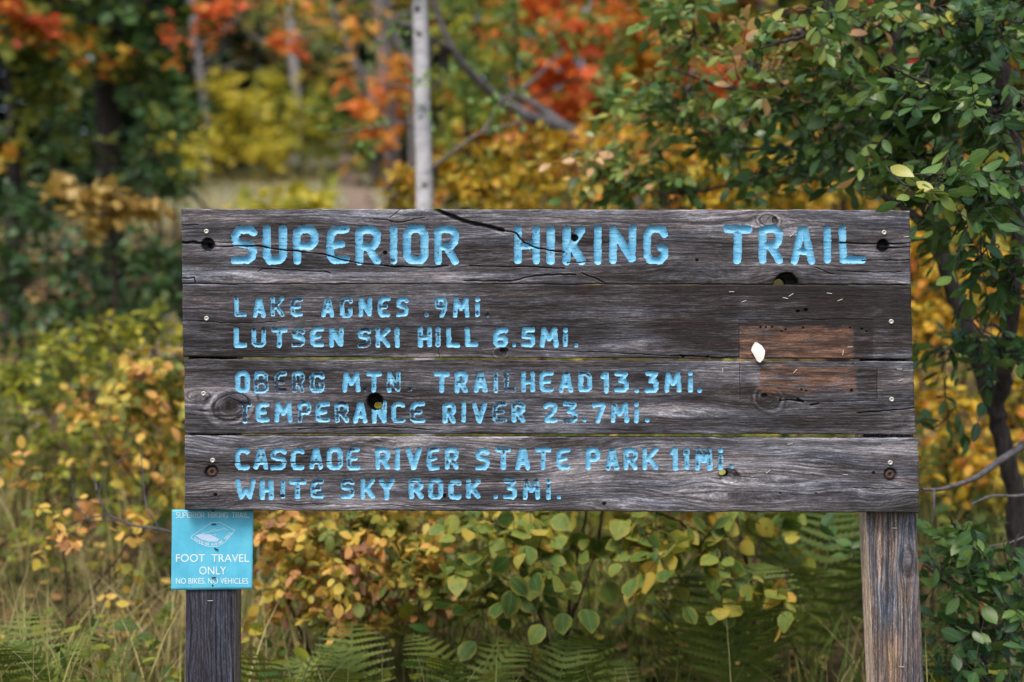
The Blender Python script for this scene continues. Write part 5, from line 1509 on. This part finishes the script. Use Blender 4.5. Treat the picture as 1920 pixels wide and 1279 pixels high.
# --- the clearing and beyond
YB = lf(ML_YEL, T_OVAL, .135, .4, 6, var=.15, thin=1.15, shift=.2, flat=.8)
for k, (px, Y, lab_, cls) in enumerate([
    (430, 25.0, 'bright yellow bush beyond the clearing', [(420, 185, 25.0, 60, 50, .8, 34, .82), (460, 215, 24.8, 60, 50, .8, 30, .72), (380, 250, 24.9, 50, 50, .8, 24, .7), (480, 275, 24.6, 60, 34, .8, 24.6, .75), (405, 290, 24.6, 40, 26, .7, 10, .8)]),
    (565, 25.6, 'yellow-green bush beside the trail beyond the clearing', [(530, 180, 25.6, 60, 50, .9, 28, .6), (590, 200, 25.6, 60, 60, .9, 32, .52), (560, 260, 25.4, 80, 50, .9, 34, .45), (590, 265, 25.4, 34, 34, .8, 14, .4), (520, 270, 25.2, 40, 50, .8, 24.6, .68)]),
    (500, 12.8, 'low yellow-green bush poking over the left half of the top plank', [(500, 388, 12.8, 40, 12, .5, 8, .62), (565, 378, 12.8, 50, 16, .5, 14, .55), (520, 440, 12.5, 120, 40, .5, 24, .5)]),
    (330, 17.0, 'yellow bush left of the clearing', [(340, 300, 17, 40, 40, .7, 18, .6), (310, 260, 17.2, 40, 50, .7, 18, .72), (345, 250, 17.4, 40, 40, .7, 14, .75)])]):
    top = min(c[1] for c in cls)
    plant('yellow_bush', lab_, 'bush', px, Y, [[(px, top + 120, Y, .02), (px + 6, top + 60, Y, .014), (px, top + 20, Y, .008)]], cls, YB, 'yellow bushes round the clearing', False, 100 + k, B_TWIG)
plant('orange_maple', 'orange maple sapling left of the birch beside a grey trunk', 'tree', 735, 18.5,
    [[(735, 330, 18.5, .03), (730, 200, 18.5, .025), (720, 80, 18.5, .018), (715, -60, 18.5, .01)]],
    [(690, 205, 18.4, 34, 26, .5, 12, .5), (740, 160, 18.5, 40, 40, .6, 18, .5), (755, 110, 18.6, 30, 36, .5, 10, .55), (700, 245, 18.4, 30, 18, .4, 7, .45), (740, 260, 18.5, 34, 26, .5, 10, .5), (660, 50, 18.5, 50, 26, .5, 4, .72), (620, 90, 18.5, 40, 22, .5, 2, .75), (700, 20, 18.5, 60, 30, .5, 4, .68), (640, 140, 18.6, 50, 20, .4, 3, .45)],
    lf(ML_RED, T_MAPLE, .115, .36, 6, flat=.4, var=.08, shift=.1), twigs=False, seed=110, bark=B_GREY, stem_name='trunk', crown_name='crown')
plant('red_maple', 'red maple branch with flaming leaves high above the yellow bush', 'tree', 500, 16.0,
    [[(338, 330, 16.0, .02), (350, 160, 16.0, .018), (375, 60, 16.0, .014), (400, -80, 16, .01)]],
    [(390, 20, 15.8, 50, 26, .4, 14, .4), (340, 60, 15.8, 40, 24, .4, 10, .4), (320, 110, 15.9, 26, 16, .3, 4, .55), (440, 10, 15.9, 30, 20, .4, 7, .35), (530, 75, 15.9, 34, 20, .4, 7, .35), (400, 60, 15.9, 40, 14, .4, 5, .5), (550, 95, 16, 18, 12, .3, 3, .4), (570, 20, 16, 60, 26, .4, 3, .7)],
    lf(ML_RED, T_MAPLE, .105, .3, 6, flat=.4, var=.08), twigs=False, seed=111, bark=B_DARK, stem_name='trunk', crown_name='crown')
plant('pale_sapling', 'pale green and pinkish sapling above the yellow bushes', 'sapling', 560, 28.5,
    [[(470, 300, 28.0, .03), (478, 150, 28.0, .024), (500, 0, 28.0, .018), (510, -80, 28.0, .01)]],
    [(470, 70, 28.0, 60, 40, .8, 18, .55), (540, 50, 28.0, 60, 40, .8, 18, .62), (610, 80, 28.0, 60, 50, .8, 18, .5), (500, 130, 28.0, 60, 40, .8, 16, .6), (580, 130, 28.0, 60, 30, .8, 12, .7), (620, 20, 28.0, 70, 40, .8, 16, .5), (480, 10, 28.0, 80, 40, .8, 18, .6), (640, 150, 28.0, 50, 40, .8, 12, .45)],
    lf(ML_MIXED, T_MAPLE, .13, .42, 6, flat=.55, var=.17, thin=1.5), twigs=False, seed=112, bark=B_GREY, stem_name='trunk', crown_name='crown')
REDT = lf(ML_RED, T_MAPLE, .115, .34, 6, flat=.5, droop=.35, var=.10, thin=1.35, shift=.05)
plant('red_maple', 'fiery red and orange maple with a dark trunk right of the birch', 'tree', 1132, 15.5,
    [[(1134, 400, 15.5, .075), (1132, 250, 15.5, .07), (1130, 120, 15.5, .062), (1126, 0, 15.5, .055), (1120, -300, 15.5, .03)], [(1130, 200, 15.5, .03), (1060, 120, 15.3, .02), (1010, 40, 15.2, .012)], [(1130, 150, 15.5, .03), (1190, 80, 15.3, .02), (1240, 10, 15.2, .012)]],
    [(1020, 130, 15.2, 50, 50, .6, 30, .36), (1060, 50, 15.2, 70, 40, .6, 34, .42), (1000, 200, 15.2, 30, 40, .5, 16, .4), (990, 255, 15.3, 34, 26, .5, 12, .42), (1090, 150, 15.2, 40, 60, .6, 24, .42), (1170, 50, 15.4, 60, 40, .6, 26, .55), (1200, 110, 15.4, 50, 34, .6, 20, .75), (1190, 180, 15.4, 44, 40, .6, 18, .68), (1160, 240, 15.5, 50, 34, .5, 16, .66), (1050, 210, 15.4, 40, 40, .5, 16, .45), (925, 60, 15.4, 30, 24, .4, 7, .4), (1250, 80, 15.6, 60, 50, .6, 16, .6), (1010, 0, 15.3, 70, 30, .6, 22, .5), (1120, -60, 15.3, 200, 60, .8, 50, .45), (1320, 160, 16, 70, 60, .6, 16, .3), (1395, 140, 16, 30, 30, .4, 6, .1)],
    REDT, twigs=False, seed=113, bark=B_DARK, stem_name='trunk', crown_name='crown', limb_r=.02)
plant('pale_sapling', 'thin sapling with scattered pale green leaves in front of the red maple', 'sapling', 985, 11.2,
    [[(985, 380, 11.2, .022), (975, 230, 11.2, .018), (968, 100, 11.2, .014), (960, -40, 11.2, .010)], [(970, 140, 11.2, .010), (1040, 70, 11.1, .006), (1110, 30, 11.0, .003)], [(968, 110, 11.2, .010), (900, 70, 11.2, .006), (860, 20, 11.2, .003)]],
    [(880, 90, 11.2, 50, 50, .4, 16, .55), (940, 70, 11.1, 50, 40, .4, 16, .55), (920, 140, 11.2, 50, 30, .4, 12, .5), (1000, 80, 11.1, 40, 30, .4, 11, .65), (1050, 60, 11, 50, 30, .4, 13, .65), (1110, 40, 11, 50, 40, .4, 14, .62), (980, 120, 11.2, 40, 26, .4, 9, .6), (870, 170, 11.3, 50, 40, .4, 10, .5), (1140, 150, 11, 40, 40, .4, 12, .6), (1150, 210, 11, 30, 30, .3, 7, .6), (860, 20, 11.2, 60, 40, .4, 14, .5), (960, 10, 11.1, 50, 30, .4, 10, .6), (1160, 90, 11, 34, 30, .3, 8, .6)],
    lf(ML_PALE, T_OVAL, .062, .2, 5, var=.12), seed=114, bark=B_TWIG)
plant('green_sapling', 'light green sapling right beside the birch above the golden shrub', 'sapling', 872, 14.0,
    [[(872, 400, 14, .03), (876, 250, 14, .025), (868, 120, 14, .02), (865, -40, 14, .014)]],
    [(850, 60, 14, 46, 50, .6, 20, .46), (900, 110, 14, 50, 40, .6, 18, .5), (860, 170, 14, 46, 40, .6, 18, .42), (900, 220, 14, 50, 36, .6, 16, .46), (850, 260, 14, 40, 30, .6, 12, .4), (930, 20, 14, 60, 40, .6, 14, .5), (845, -20, 14, 60, 40, .6, 14, .5), (960, 160, 14.2, 40, 40, .6, 9, .55)],
    lf(ML_YEL, T_OVAL, .095, .3, 6, var=.13), twigs=False, seed=115, bark=B_DARK)
# bare grey trunks far up the slope
for pxs, Y, r, lab_, bk in (([(738, 330), (732, 240), (722, 120), (712, 0), (706, -200)], 19.5, .115, 'leaning grey tree trunk with orange leaves around it left of the birch', B_GREY), ([(386, 230), (380, 180), (370, 110), (362, 40), (356, -120)], 25.0, .075, 'pale grey tree trunk standing behind the yellow bush', B_PALE),
                         ([(700, 190), (680, 145), (655, 90), (620, 10), (590, -120)], 24.0, .06, 'thin grey trunk leaning left above the trail', B_GREY), ([(556, 180), (549, 100), (546, 40), (540, -120)], 27.0, .09, 'straight pale trunk far up the slope behind the pinkish sapling', B_PALE),
                         ([(770, 130), (755, 95), (735, 50), (715, -60)], 23.0, .05, 'short grey leaning trunk just left of the birch top', B_GREY), ([(1570, 392), (1565, 330), (1560, 260), (1550, 120), (1545, -100)], 9.4, .07, 'dark trunk in the shade behind the apple leaves', B_DARK)):
    bx = (pxs[0][0] + (pxs[0][0] - pxs[1][0]) * .3 - 960) / FPX * Y
    base = np.array((bx, Y, float(gz(bx, Y)) - .05))
    root = empty('bare_tree', base, lab_, 'tree', 'bare trunks behind the sign')
    c = smooth_line([[*base, r * 1.15]] + [[*at(a, b, Y), r * (1 - .06 * q)] for q, (a, b) in enumerate(pxs)], 60)
    L = [(c[:, :3] - base, c[:, 3])]
    rg = np.random.default_rng(int(Y * 10))
    for q in range(5):
        j = int(len(c) * rg.uniform(.45, .95))
        d = unit(np.array((rg.choice((-1, 1)) * rg.uniform(.6, 1), rg.normal(0, .4), rg.uniform(.1, .7))))
        l_ = rg.uniform(.5, 1.3)
        L.append((smooth_line([c[j, :3], c[j, :3] + d * l_ * .5, c[j, :3] + d * l_ + np.array((0, 0, .1))], 10) - base, np.linspace(r * .25, r * .06, 11)))
    tubes_mesh('trunk', root, L, bk, 8)
    if Y == 19.5:       # painted trail blaze
        j = int(np.argmin(np.abs(c[:, 2] - at(735, 262, Y)[2])))
        a = np.linspace(-.75, .75, 7) - np.pi / 2
        rr = c[j, 3] + .004
        zz_ = np.linspace(-.075, .075, 5)
        sl = (c[j + 1, :3] - c[j - 1, :3]) / (c[j + 1, 2] - c[j - 1, 2])
        V = np.stack([np.stack([c[j, 0] + sl[0] * q + rr * np.cos(a), c[j, 1] + sl[1] * q + rr * np.sin(a), np.full(7, c[j, 2] + q)], 1) for q in zz_]).reshape(-1, 3)
        npmesh('blaze', V - base, grid_faces(7, 5), M_BLUE, root)


# far forest: spruces and broadleaf trees that close the view
def spruce(px, Y, h, w, lab_, seed):
    rg = np.random.default_rng(seed)
    bx = (px - 960) / FPX * Y
    base = np.array((bx, Y, float(gz(bx, Y)) - .05))
    root = empty('spruce_tree', base, lab_, 'tree', 'dark spruces up the slope')
    zz = np.linspace(0, h, 12)
    tubes_mesh('trunk', root, [(np.stack([zz * 0, zz * 0, zz], 1), .16 * (1 - zz / h) + .01)], B_DARK, 8)
    n = int(260 * h / 6)
    z = h * rg.random(n) ** 1.15
    z = np.maximum(z, .25)
    a = rg.random(n) * 2 * np.pi
    rr = w * (1 - z / h) + .12
    P, A, N = [], [], []
    for q in np.linspace(.15, 1, 7):
        d = np.stack([np.cos(a), np.sin(a), -.25 * np.ones(n)], 1)
        p = np.stack([np.cos(a) * rr * q, np.sin(a) * rr * q, z - .3 * rr * q * q], 1) + rg.normal(0, .05, (n, 3))
        for s_ in (-1, 1):
            side = np.stack([-np.sin(a), np.cos(a), np.zeros(n)], 1) * s_
            P.append(p); A.append(d * .8 + side * .8 + rg.normal(0, .15, (n, 3))); N.append(UP + rg.normal(0, .4, (n, 3)))
    P, A, N = map(np.concatenate, (P, A, N))
    leaves_mesh('crown', root, P, A, N, rg.uniform(.2, .42, len(P)), T_SIMPLE, ML_SPRUCE, rg)


for k, (px, Y, h, w, lab_) in enumerate([(410, 31, 8, 1.7, 'dark spruce behind the pale trunk and yellow bush'), (648, 32, 8, .95, 'dark spruce added to stand for the shade at the end of the trail'), (860, 27, 9, 1.8, 'dark spruce behind the top of the dead tree'), (1235, 25, 9, 1.6, 'blue-green spruce between the red maple and the apple leaves'),  # the spruce at the trail's end is added in place of a shadowy recess
                                        (120, 24, 9, 2.0, 'dark spruce between the two maples at left'), (-60, 20, 9, 2.0, 'dark spruce beyond the left edge maple'), (1450, 22, 9, 1.9, 'dark spruce hidden behind the apple tree'), (1700, 18, 9, 1.9, 'dark spruce behind the right apple trunk'), (760, 33, 9, 2.0, 'dark spruce right behind the birch'), (1900, 15, 9, 1.9, 'dark spruce at the right edge behind the apple crown'), (285, 27, 9, 1.8, 'dark spruce behind the dark maple crown'), (515, 43, 10, 2.4, 'far dark spruce above the middle of the clearing'), (-520, 23, 10, 2.2, 'dark spruce standing in the woods left of the clearing'), (-900, 24, 10, 2.4, 'dark spruce deep in the woods left of the sign'), (2350, 16, 10, 2.2, 'dark spruce standing in the woods right of the apple tree'), (2900, 22, 10, 2.4, 'dark spruce deep in the woods right of the sign')]):
    spruce(px, Y, h, w, lab_, 200 + k)
FAR = lf(ML_MAPLE, T_MAPLE, .18, .6, 6, flat=.5, var=.12, thin=1.35, shift=.06)
for k, (px, Y, b, lab_) in enumerate([(60, 28, .45, 'olive broadleaf tree far behind the left edge'), (250, 33, .5, 'yellowing broadleaf tree far behind the dark maple'), (470, 34, .42, 'hazy green broadleaf tree far above the bright yellow bush'), (570, 36, .5, 'pale olive broadleaf tree far above the trail bush'), (700, 35, .52, 'mixed green and gold broadleaf tree far left of the birch'), (830, 24, .42, 'green broadleaf tree just right of the birch top'),
                                     (930, 26, .45, 'green and gold broadleaf tree behind the pale sapling'), (1060, 24, .74, 'orange broadleaf tree far behind the red maple'), (1180, 28, .68, 'amber broadleaf tree far behind the red maple trunk'), (1340, 20, .6, 'yellow broadleaf tree behind the apple leaves'), (1600, 18, .5, 'olive broadleaf tree behind the apple crown'), (1800, 14, .55, 'gold-flecked broadleaf tree behind the right apple limbs'), (520, 40, .5, 'pale gold broadleaf tree far above the middle of the clearing'), (-260, 25, .45, 'turning broadleaf tree in the woods left of the maples'), (-760, 21, .55, 'golden broadleaf tree in the woods left of the sign'), (2100, 13, .55, 'golden broadleaf tree in the woods right of the apple tree'), (2600, 13, .45, 'green broadleaf tree in the woods right of the sign'), (640, 44, .3, 'green broadleaf tree added to deepen the shade at the end of the trail')]):  # last tree is added to darken the shaded recess where the trail ends
    g = float(gz((px - 960) / FPX * Y, Y))
    gy_ = 639.5 + (CZ - g) / Y * FPX
    rx = 2.1 / Y * FPX
    cls = [(px + dx * rx, gy_ - hz / Y * FPX, Y + dy, rx * .55, .75 / Y * FPX, .8, nn, b + db) for dx, hz, dy, nn, db in ((-.5, 1.0, -.5, 26, -.05), (.45, 1.3, -.6, 26, .05), (0, 2.2, 0, 28, 0), (-.6, 2.9, 0, 24, .06), (.6, 3.2, .2, 24, -.05), (0, 3.9, -.2, 26, .05), (.3, 4.9, 0, 24, 0), (-.4, 5.2, 0, 24, .04))]
    plant('broadleaf_tree', lab_, 'tree', px, Y, [[(px, gy_ - 1.2 / Y * FPX, Y, .09), (px + 8, gy_ - 3 / Y * FPX, Y, .07), (px, gy_ - 6 / Y * FPX, Y, .03)]], cls, FAR, 'broadleaf trees up the slope', False, 230 + k, B_DARK, 'trunk', 'crown', .03)


# ------------------------------------------------------------------ ferns, grass, litter, twigs
def fern(px, Y, lab_, fronds, seed, length=.6, rise=1.3):
    rg = np.random.default_rng(seed)
    bx = (px - 960) / FPX * Y
    base = np.array((bx, Y, float(gz(bx, Y)) - .01))
    root = empty('fern', base, lab_, 'fern', 'ferns growing below the sign')
    for q in range(fronds):
        az = q / fronds * 2 * np.pi + rg.normal(0, .3)
        l_ = length * rg.uniform(.75, 1.15)
        d = np.array((math.cos(az), math.sin(az), 0))
        t = np.linspace(0, 1, 34)
        lean = rg.uniform(.2, .55)
        p = d * (t * l_ * lean * (.55 + .6 * t))[:, None] + UP * (l_ * rise * (t - .42 * t ** 2.4))[:, None]
        tan = unit(np.gradient(p, axis=0))
        side = unit(np.cross(tan, UP + d * .2))
        up = np.cross(side, tan)
        prof = np.sin(np.pi * np.clip((t - .12) / .88, 0, 1) ** .62) ** .8
        VV, FF, RR, UU = [], [], [], []
        # stalk
        w0 = .0022
        b0 = 0
        rnd = np.clip(rg.normal(.45, .16), 0, 1)
        for k in range(33):
            VV += [p[k] - side[k] * w0, p[k] + side[k] * w0]
        for k in range(32):
            FF.append((2 * k, 2 * k + 1, 2 * k + 3)); FF.append((2 * k, 2 * k + 3, 2 * k + 2))
        b0 = len(VV)
        for k in range(5, 34):
            if k % 2:
                continue
            for sg in (-1, 1):
                L = l_ * .25 * prof[k] + .006
                ax = unit(side[k] * sg + tan[k] * .42 - UP * .10)
                wv = unit(np.cross(up[k], ax))
                m = 9
                for j in range(m):              # little leaflets give the pinna a toothed outline
                    x = (j + .35) / m
                    hw = .0135 * (l_ / .6) * (1 - x) ** .75 * (.8 if j == 0 else 1) * (.35 + .65 * prof[k]) + .0012
                    c = p[k] + ax * L * x - up[k] * (.12 * L * x * x)
                    e = ax * L * .78 / m
                    i0 = len(VV)
                    VV += [c - e, c + wv * hw + e * .7, c + e, c - wv * hw + e * .7]
                    FF += [(i0, i0 + 1, i0 + 2), (i0, i0 + 2, i0 + 3)]
        V = np.array(VV)
        npmesh('frond', V, np.array(FF), ML_FERN, root, False, floats={'rnd': np.clip(rnd + .12 * (vnoise(np.arange(len(V)) / 40., np.zeros(len(V)), seed) - .5), 0, 1)}, vecs={'luv': np.tile(np.array((.5, .3, .3)), (len(V), 1))})


for k, (px, Y, l_, n, lab_) in enumerate([(1525, 5.4, .78, 6, 'tall fern leaning against the left side of the right post'), (1385, 5.0, .70, 6, 'fern with upright fronds left of the right post'), (1290, 5.2, .6, 5, 'fern below the gap between the two hazels'), (1130, 4.9, .5, 5, 'fern at the foot of the dark hazel stems'), (1035, 4.7, .5, 5, 'bright fern under the middle of the sign'),
                                          (880, 4.7, .5, 6, 'low fern below the large hazel leaves'), (660, 4.75, .5, 6, 'low fern below the orange shrub'), (520, 4.7, .55, 6, 'fern just right of the left post'), (30, 4.5, .6, 7, 'large fern in the bottom left corner'), (120, 4.4, .55, 6, 'smaller fern beside the large corner fern'), (1600, 6.1, .9, 7, 'shaded fern behind the right post'), (1470, 6.3, .8, 6, 'shaded fern behind the upright ferns'), (1700, 4.9, .5, 5, 'half hidden fern right behind the right post')]):
    fern(px, Y, lab_, n, 300 + k, l_)


def grass_blades(n, seed, xr, yr, hmin, hmax, name, mat, keep=None):
    rg = np.random.default_rng(seed)
    x, y = rg.uniform(*xr, n), rg.uniform(*yr, n)
    cl = fbm(x * 1.4, y * 1.4, 12)
    ok = cl > rg.uniform(.25, .75, n)
    if keep is not None:
        ok &= keep(x, y)
    x, y = x[ok], y[ok]
    n = len(x)
    h = rg.uniform(hmin, hmax, n)
    az = rg.random(n) * 2 * np.pi
    lean = rg.uniform(.1, .9, n)
    t = np.array([0, .25, .5, .75, 1.0])
    d = np.stack([np.cos(az), np.sin(az), np.zeros(n)], 1)
    P = np.stack([x, y, gz(x, y) - .01], 1)
    c = P[:, None] + d[:, None] * (h * lean)[:, None, None] * (t ** 1.8)[None, :, None] + UP * (h[:, None] * (t - .35 * lean[:, None] * t ** 2.5))[..., None]
    sd = np.stack([-np.sin(az), np.cos(az), np.zeros(n)], 1)
    w = rg.uniform(.0014, .0042, n)[:, None] * np.array([.8, 1, .85, .55, .06])[None]
    V = np.stack([c - sd[:, None] * w[..., None], c + sd[:, None] * w[..., None]], 2).reshape(n, 10, 3)
    q = np.array([(0, 1, 3, 2), (2, 3, 5, 4), (4, 5, 7, 6), (6, 7, 9, 8)])
    F = (q[None] + (np.arange(n) * 10)[:, None, None]).reshape(-1, 4)
    o = npmesh(name, V.reshape(-1, 3), F, mat, None, True, floats={'rnd': np.repeat(np.clip(rg.normal(.42, .24, n) + .28 * (x < -.9), 0, 1), 10)}, vecs={'luv': np.tile(np.array((.5, .3, .3)), (n * 10, 1))})
    return o


ML_GRASS = leaf_mat('grass_blade', [(0, (.04, .075, .018)), (.3, (.085, .125, .028)), (.5, (.18, .19, .05)), (.72, (.31, .27, .10)), (1, (.42, .35, .19))], .25, .55, .25, .0, .05)
g1 = grass_blades(26000, 1, (-3.6, 3.2), (4.15, 8.2), .2, .62, 'grass', ML_GRASS, lambda x, y: (x < .25) | (fbm(x * 3, y * 3, 19) > .46))
tag(g1, 'tall thin green and straw coloured grass growing round the sign posts', 'grass', kind='stuff')
g2 = grass_blades(9000, 3, (-7.5, -1.2), (17.0, 25.5), .12, .36, 'dry_grass', ML_GRASS, lambda x, y: np.abs(x - path_x(y)) > .3)
tag(g2, 'short pale dry grass covering the clearing beside the trail', 'grass', kind='stuff')
rg = np.random.default_rng(77)
n = 26000
x, y = rg.uniform(-6, 6, n), 3.6 + 22 * rg.random(n) ** 1.7
P = np.stack([x, y, gz(x, y) + .01 + .03 * rg.random(n)], 1)
A = rg.normal(0, 1, (n, 3)) * np.array((1, 1, .25))
N_ = UP + rg.normal(0, .45, (n, 3))
lit = leaves_mesh('fallen_leaves', None, P, A, N_, rg.uniform(.035, .085, n), T_SIMPLE, ML_LITTER, rg)
tag(lit, 'brown and yellow fallen leaves lying over the forest floor', 'leaves', kind='stuff')
# leafy ground cover that hides the soil under the sign and on the left
n = 12000
x, y = rg.uniform(-3.6, 3.4, n), rg.uniform(4.5, 10.5, n)
keep = fbm(x * .9, y * .9, 15) > .42
x, y = x[keep], y[keep]
n = len(x)
P = np.stack([x, y, gz(x, y) + .04 + .30 * rg.random(n) ** 1.5], 1)
cov = leaves_mesh('ground_cover', None, P, rg.normal(0, 1, (n, 3)) * np.array((1, 1, .3)), UP + rg.normal(0, .5, (n, 3)), rg.uniform(.04, .085, n), T_OVAL, ML_YEL, rg, np.clip(rg.normal(.36, .26, n), 0, 1))
tag(cov, 'low green and yellow leafy ground cover between the shrubs', 'ground cover', kind='stuff')


def dead_twigs():
    base = at(330, 1010, 5.0)
    root = empty('dead_branch', base, 'bare grey forked dead twig left of the blue placard', 'branch')
    L = []
    for pts in ([(345, 1005, 5.0, .005), (300, 992, 5.0, .0045), (250, 985, 5.0, .004), (205, 965, 5.0, .0035), (185, 930, 5.0, .003), (175, 885, 5.05, .002), (160, 860, 5.05, .0015)], [(165, 975, 5.0, .002), (140, 940, 5, .002), (135, 890, 5, .0014)], [(205, 965, 5, .0025), (165, 972, 4.95, .002), (120, 985, 4.9, .0016)],
                [(300, 992, 5, .003), (275, 950, 5, .0028), (268, 890, 5.05, .002), (262, 830, 5.1, .0014)], [(250, 985, 5, .0025), (225, 975, 5, .002), (165, 978, 5, .0012)], [(185, 930, 5, .002), (200, 880, 5, .0016), (250, 850, 5, .0012)]):
        c = smooth_line([np.concatenate([at(a, b, y), [r]]) for a, b, y, r in pts], 24)
        L.append((c[:, :3] - base, c[:, 3]))
    tubes_mesh('branch', root, L, B_SHADE, 6)


dead_twigs()
print('leaves', LEAFCOUNT[0])
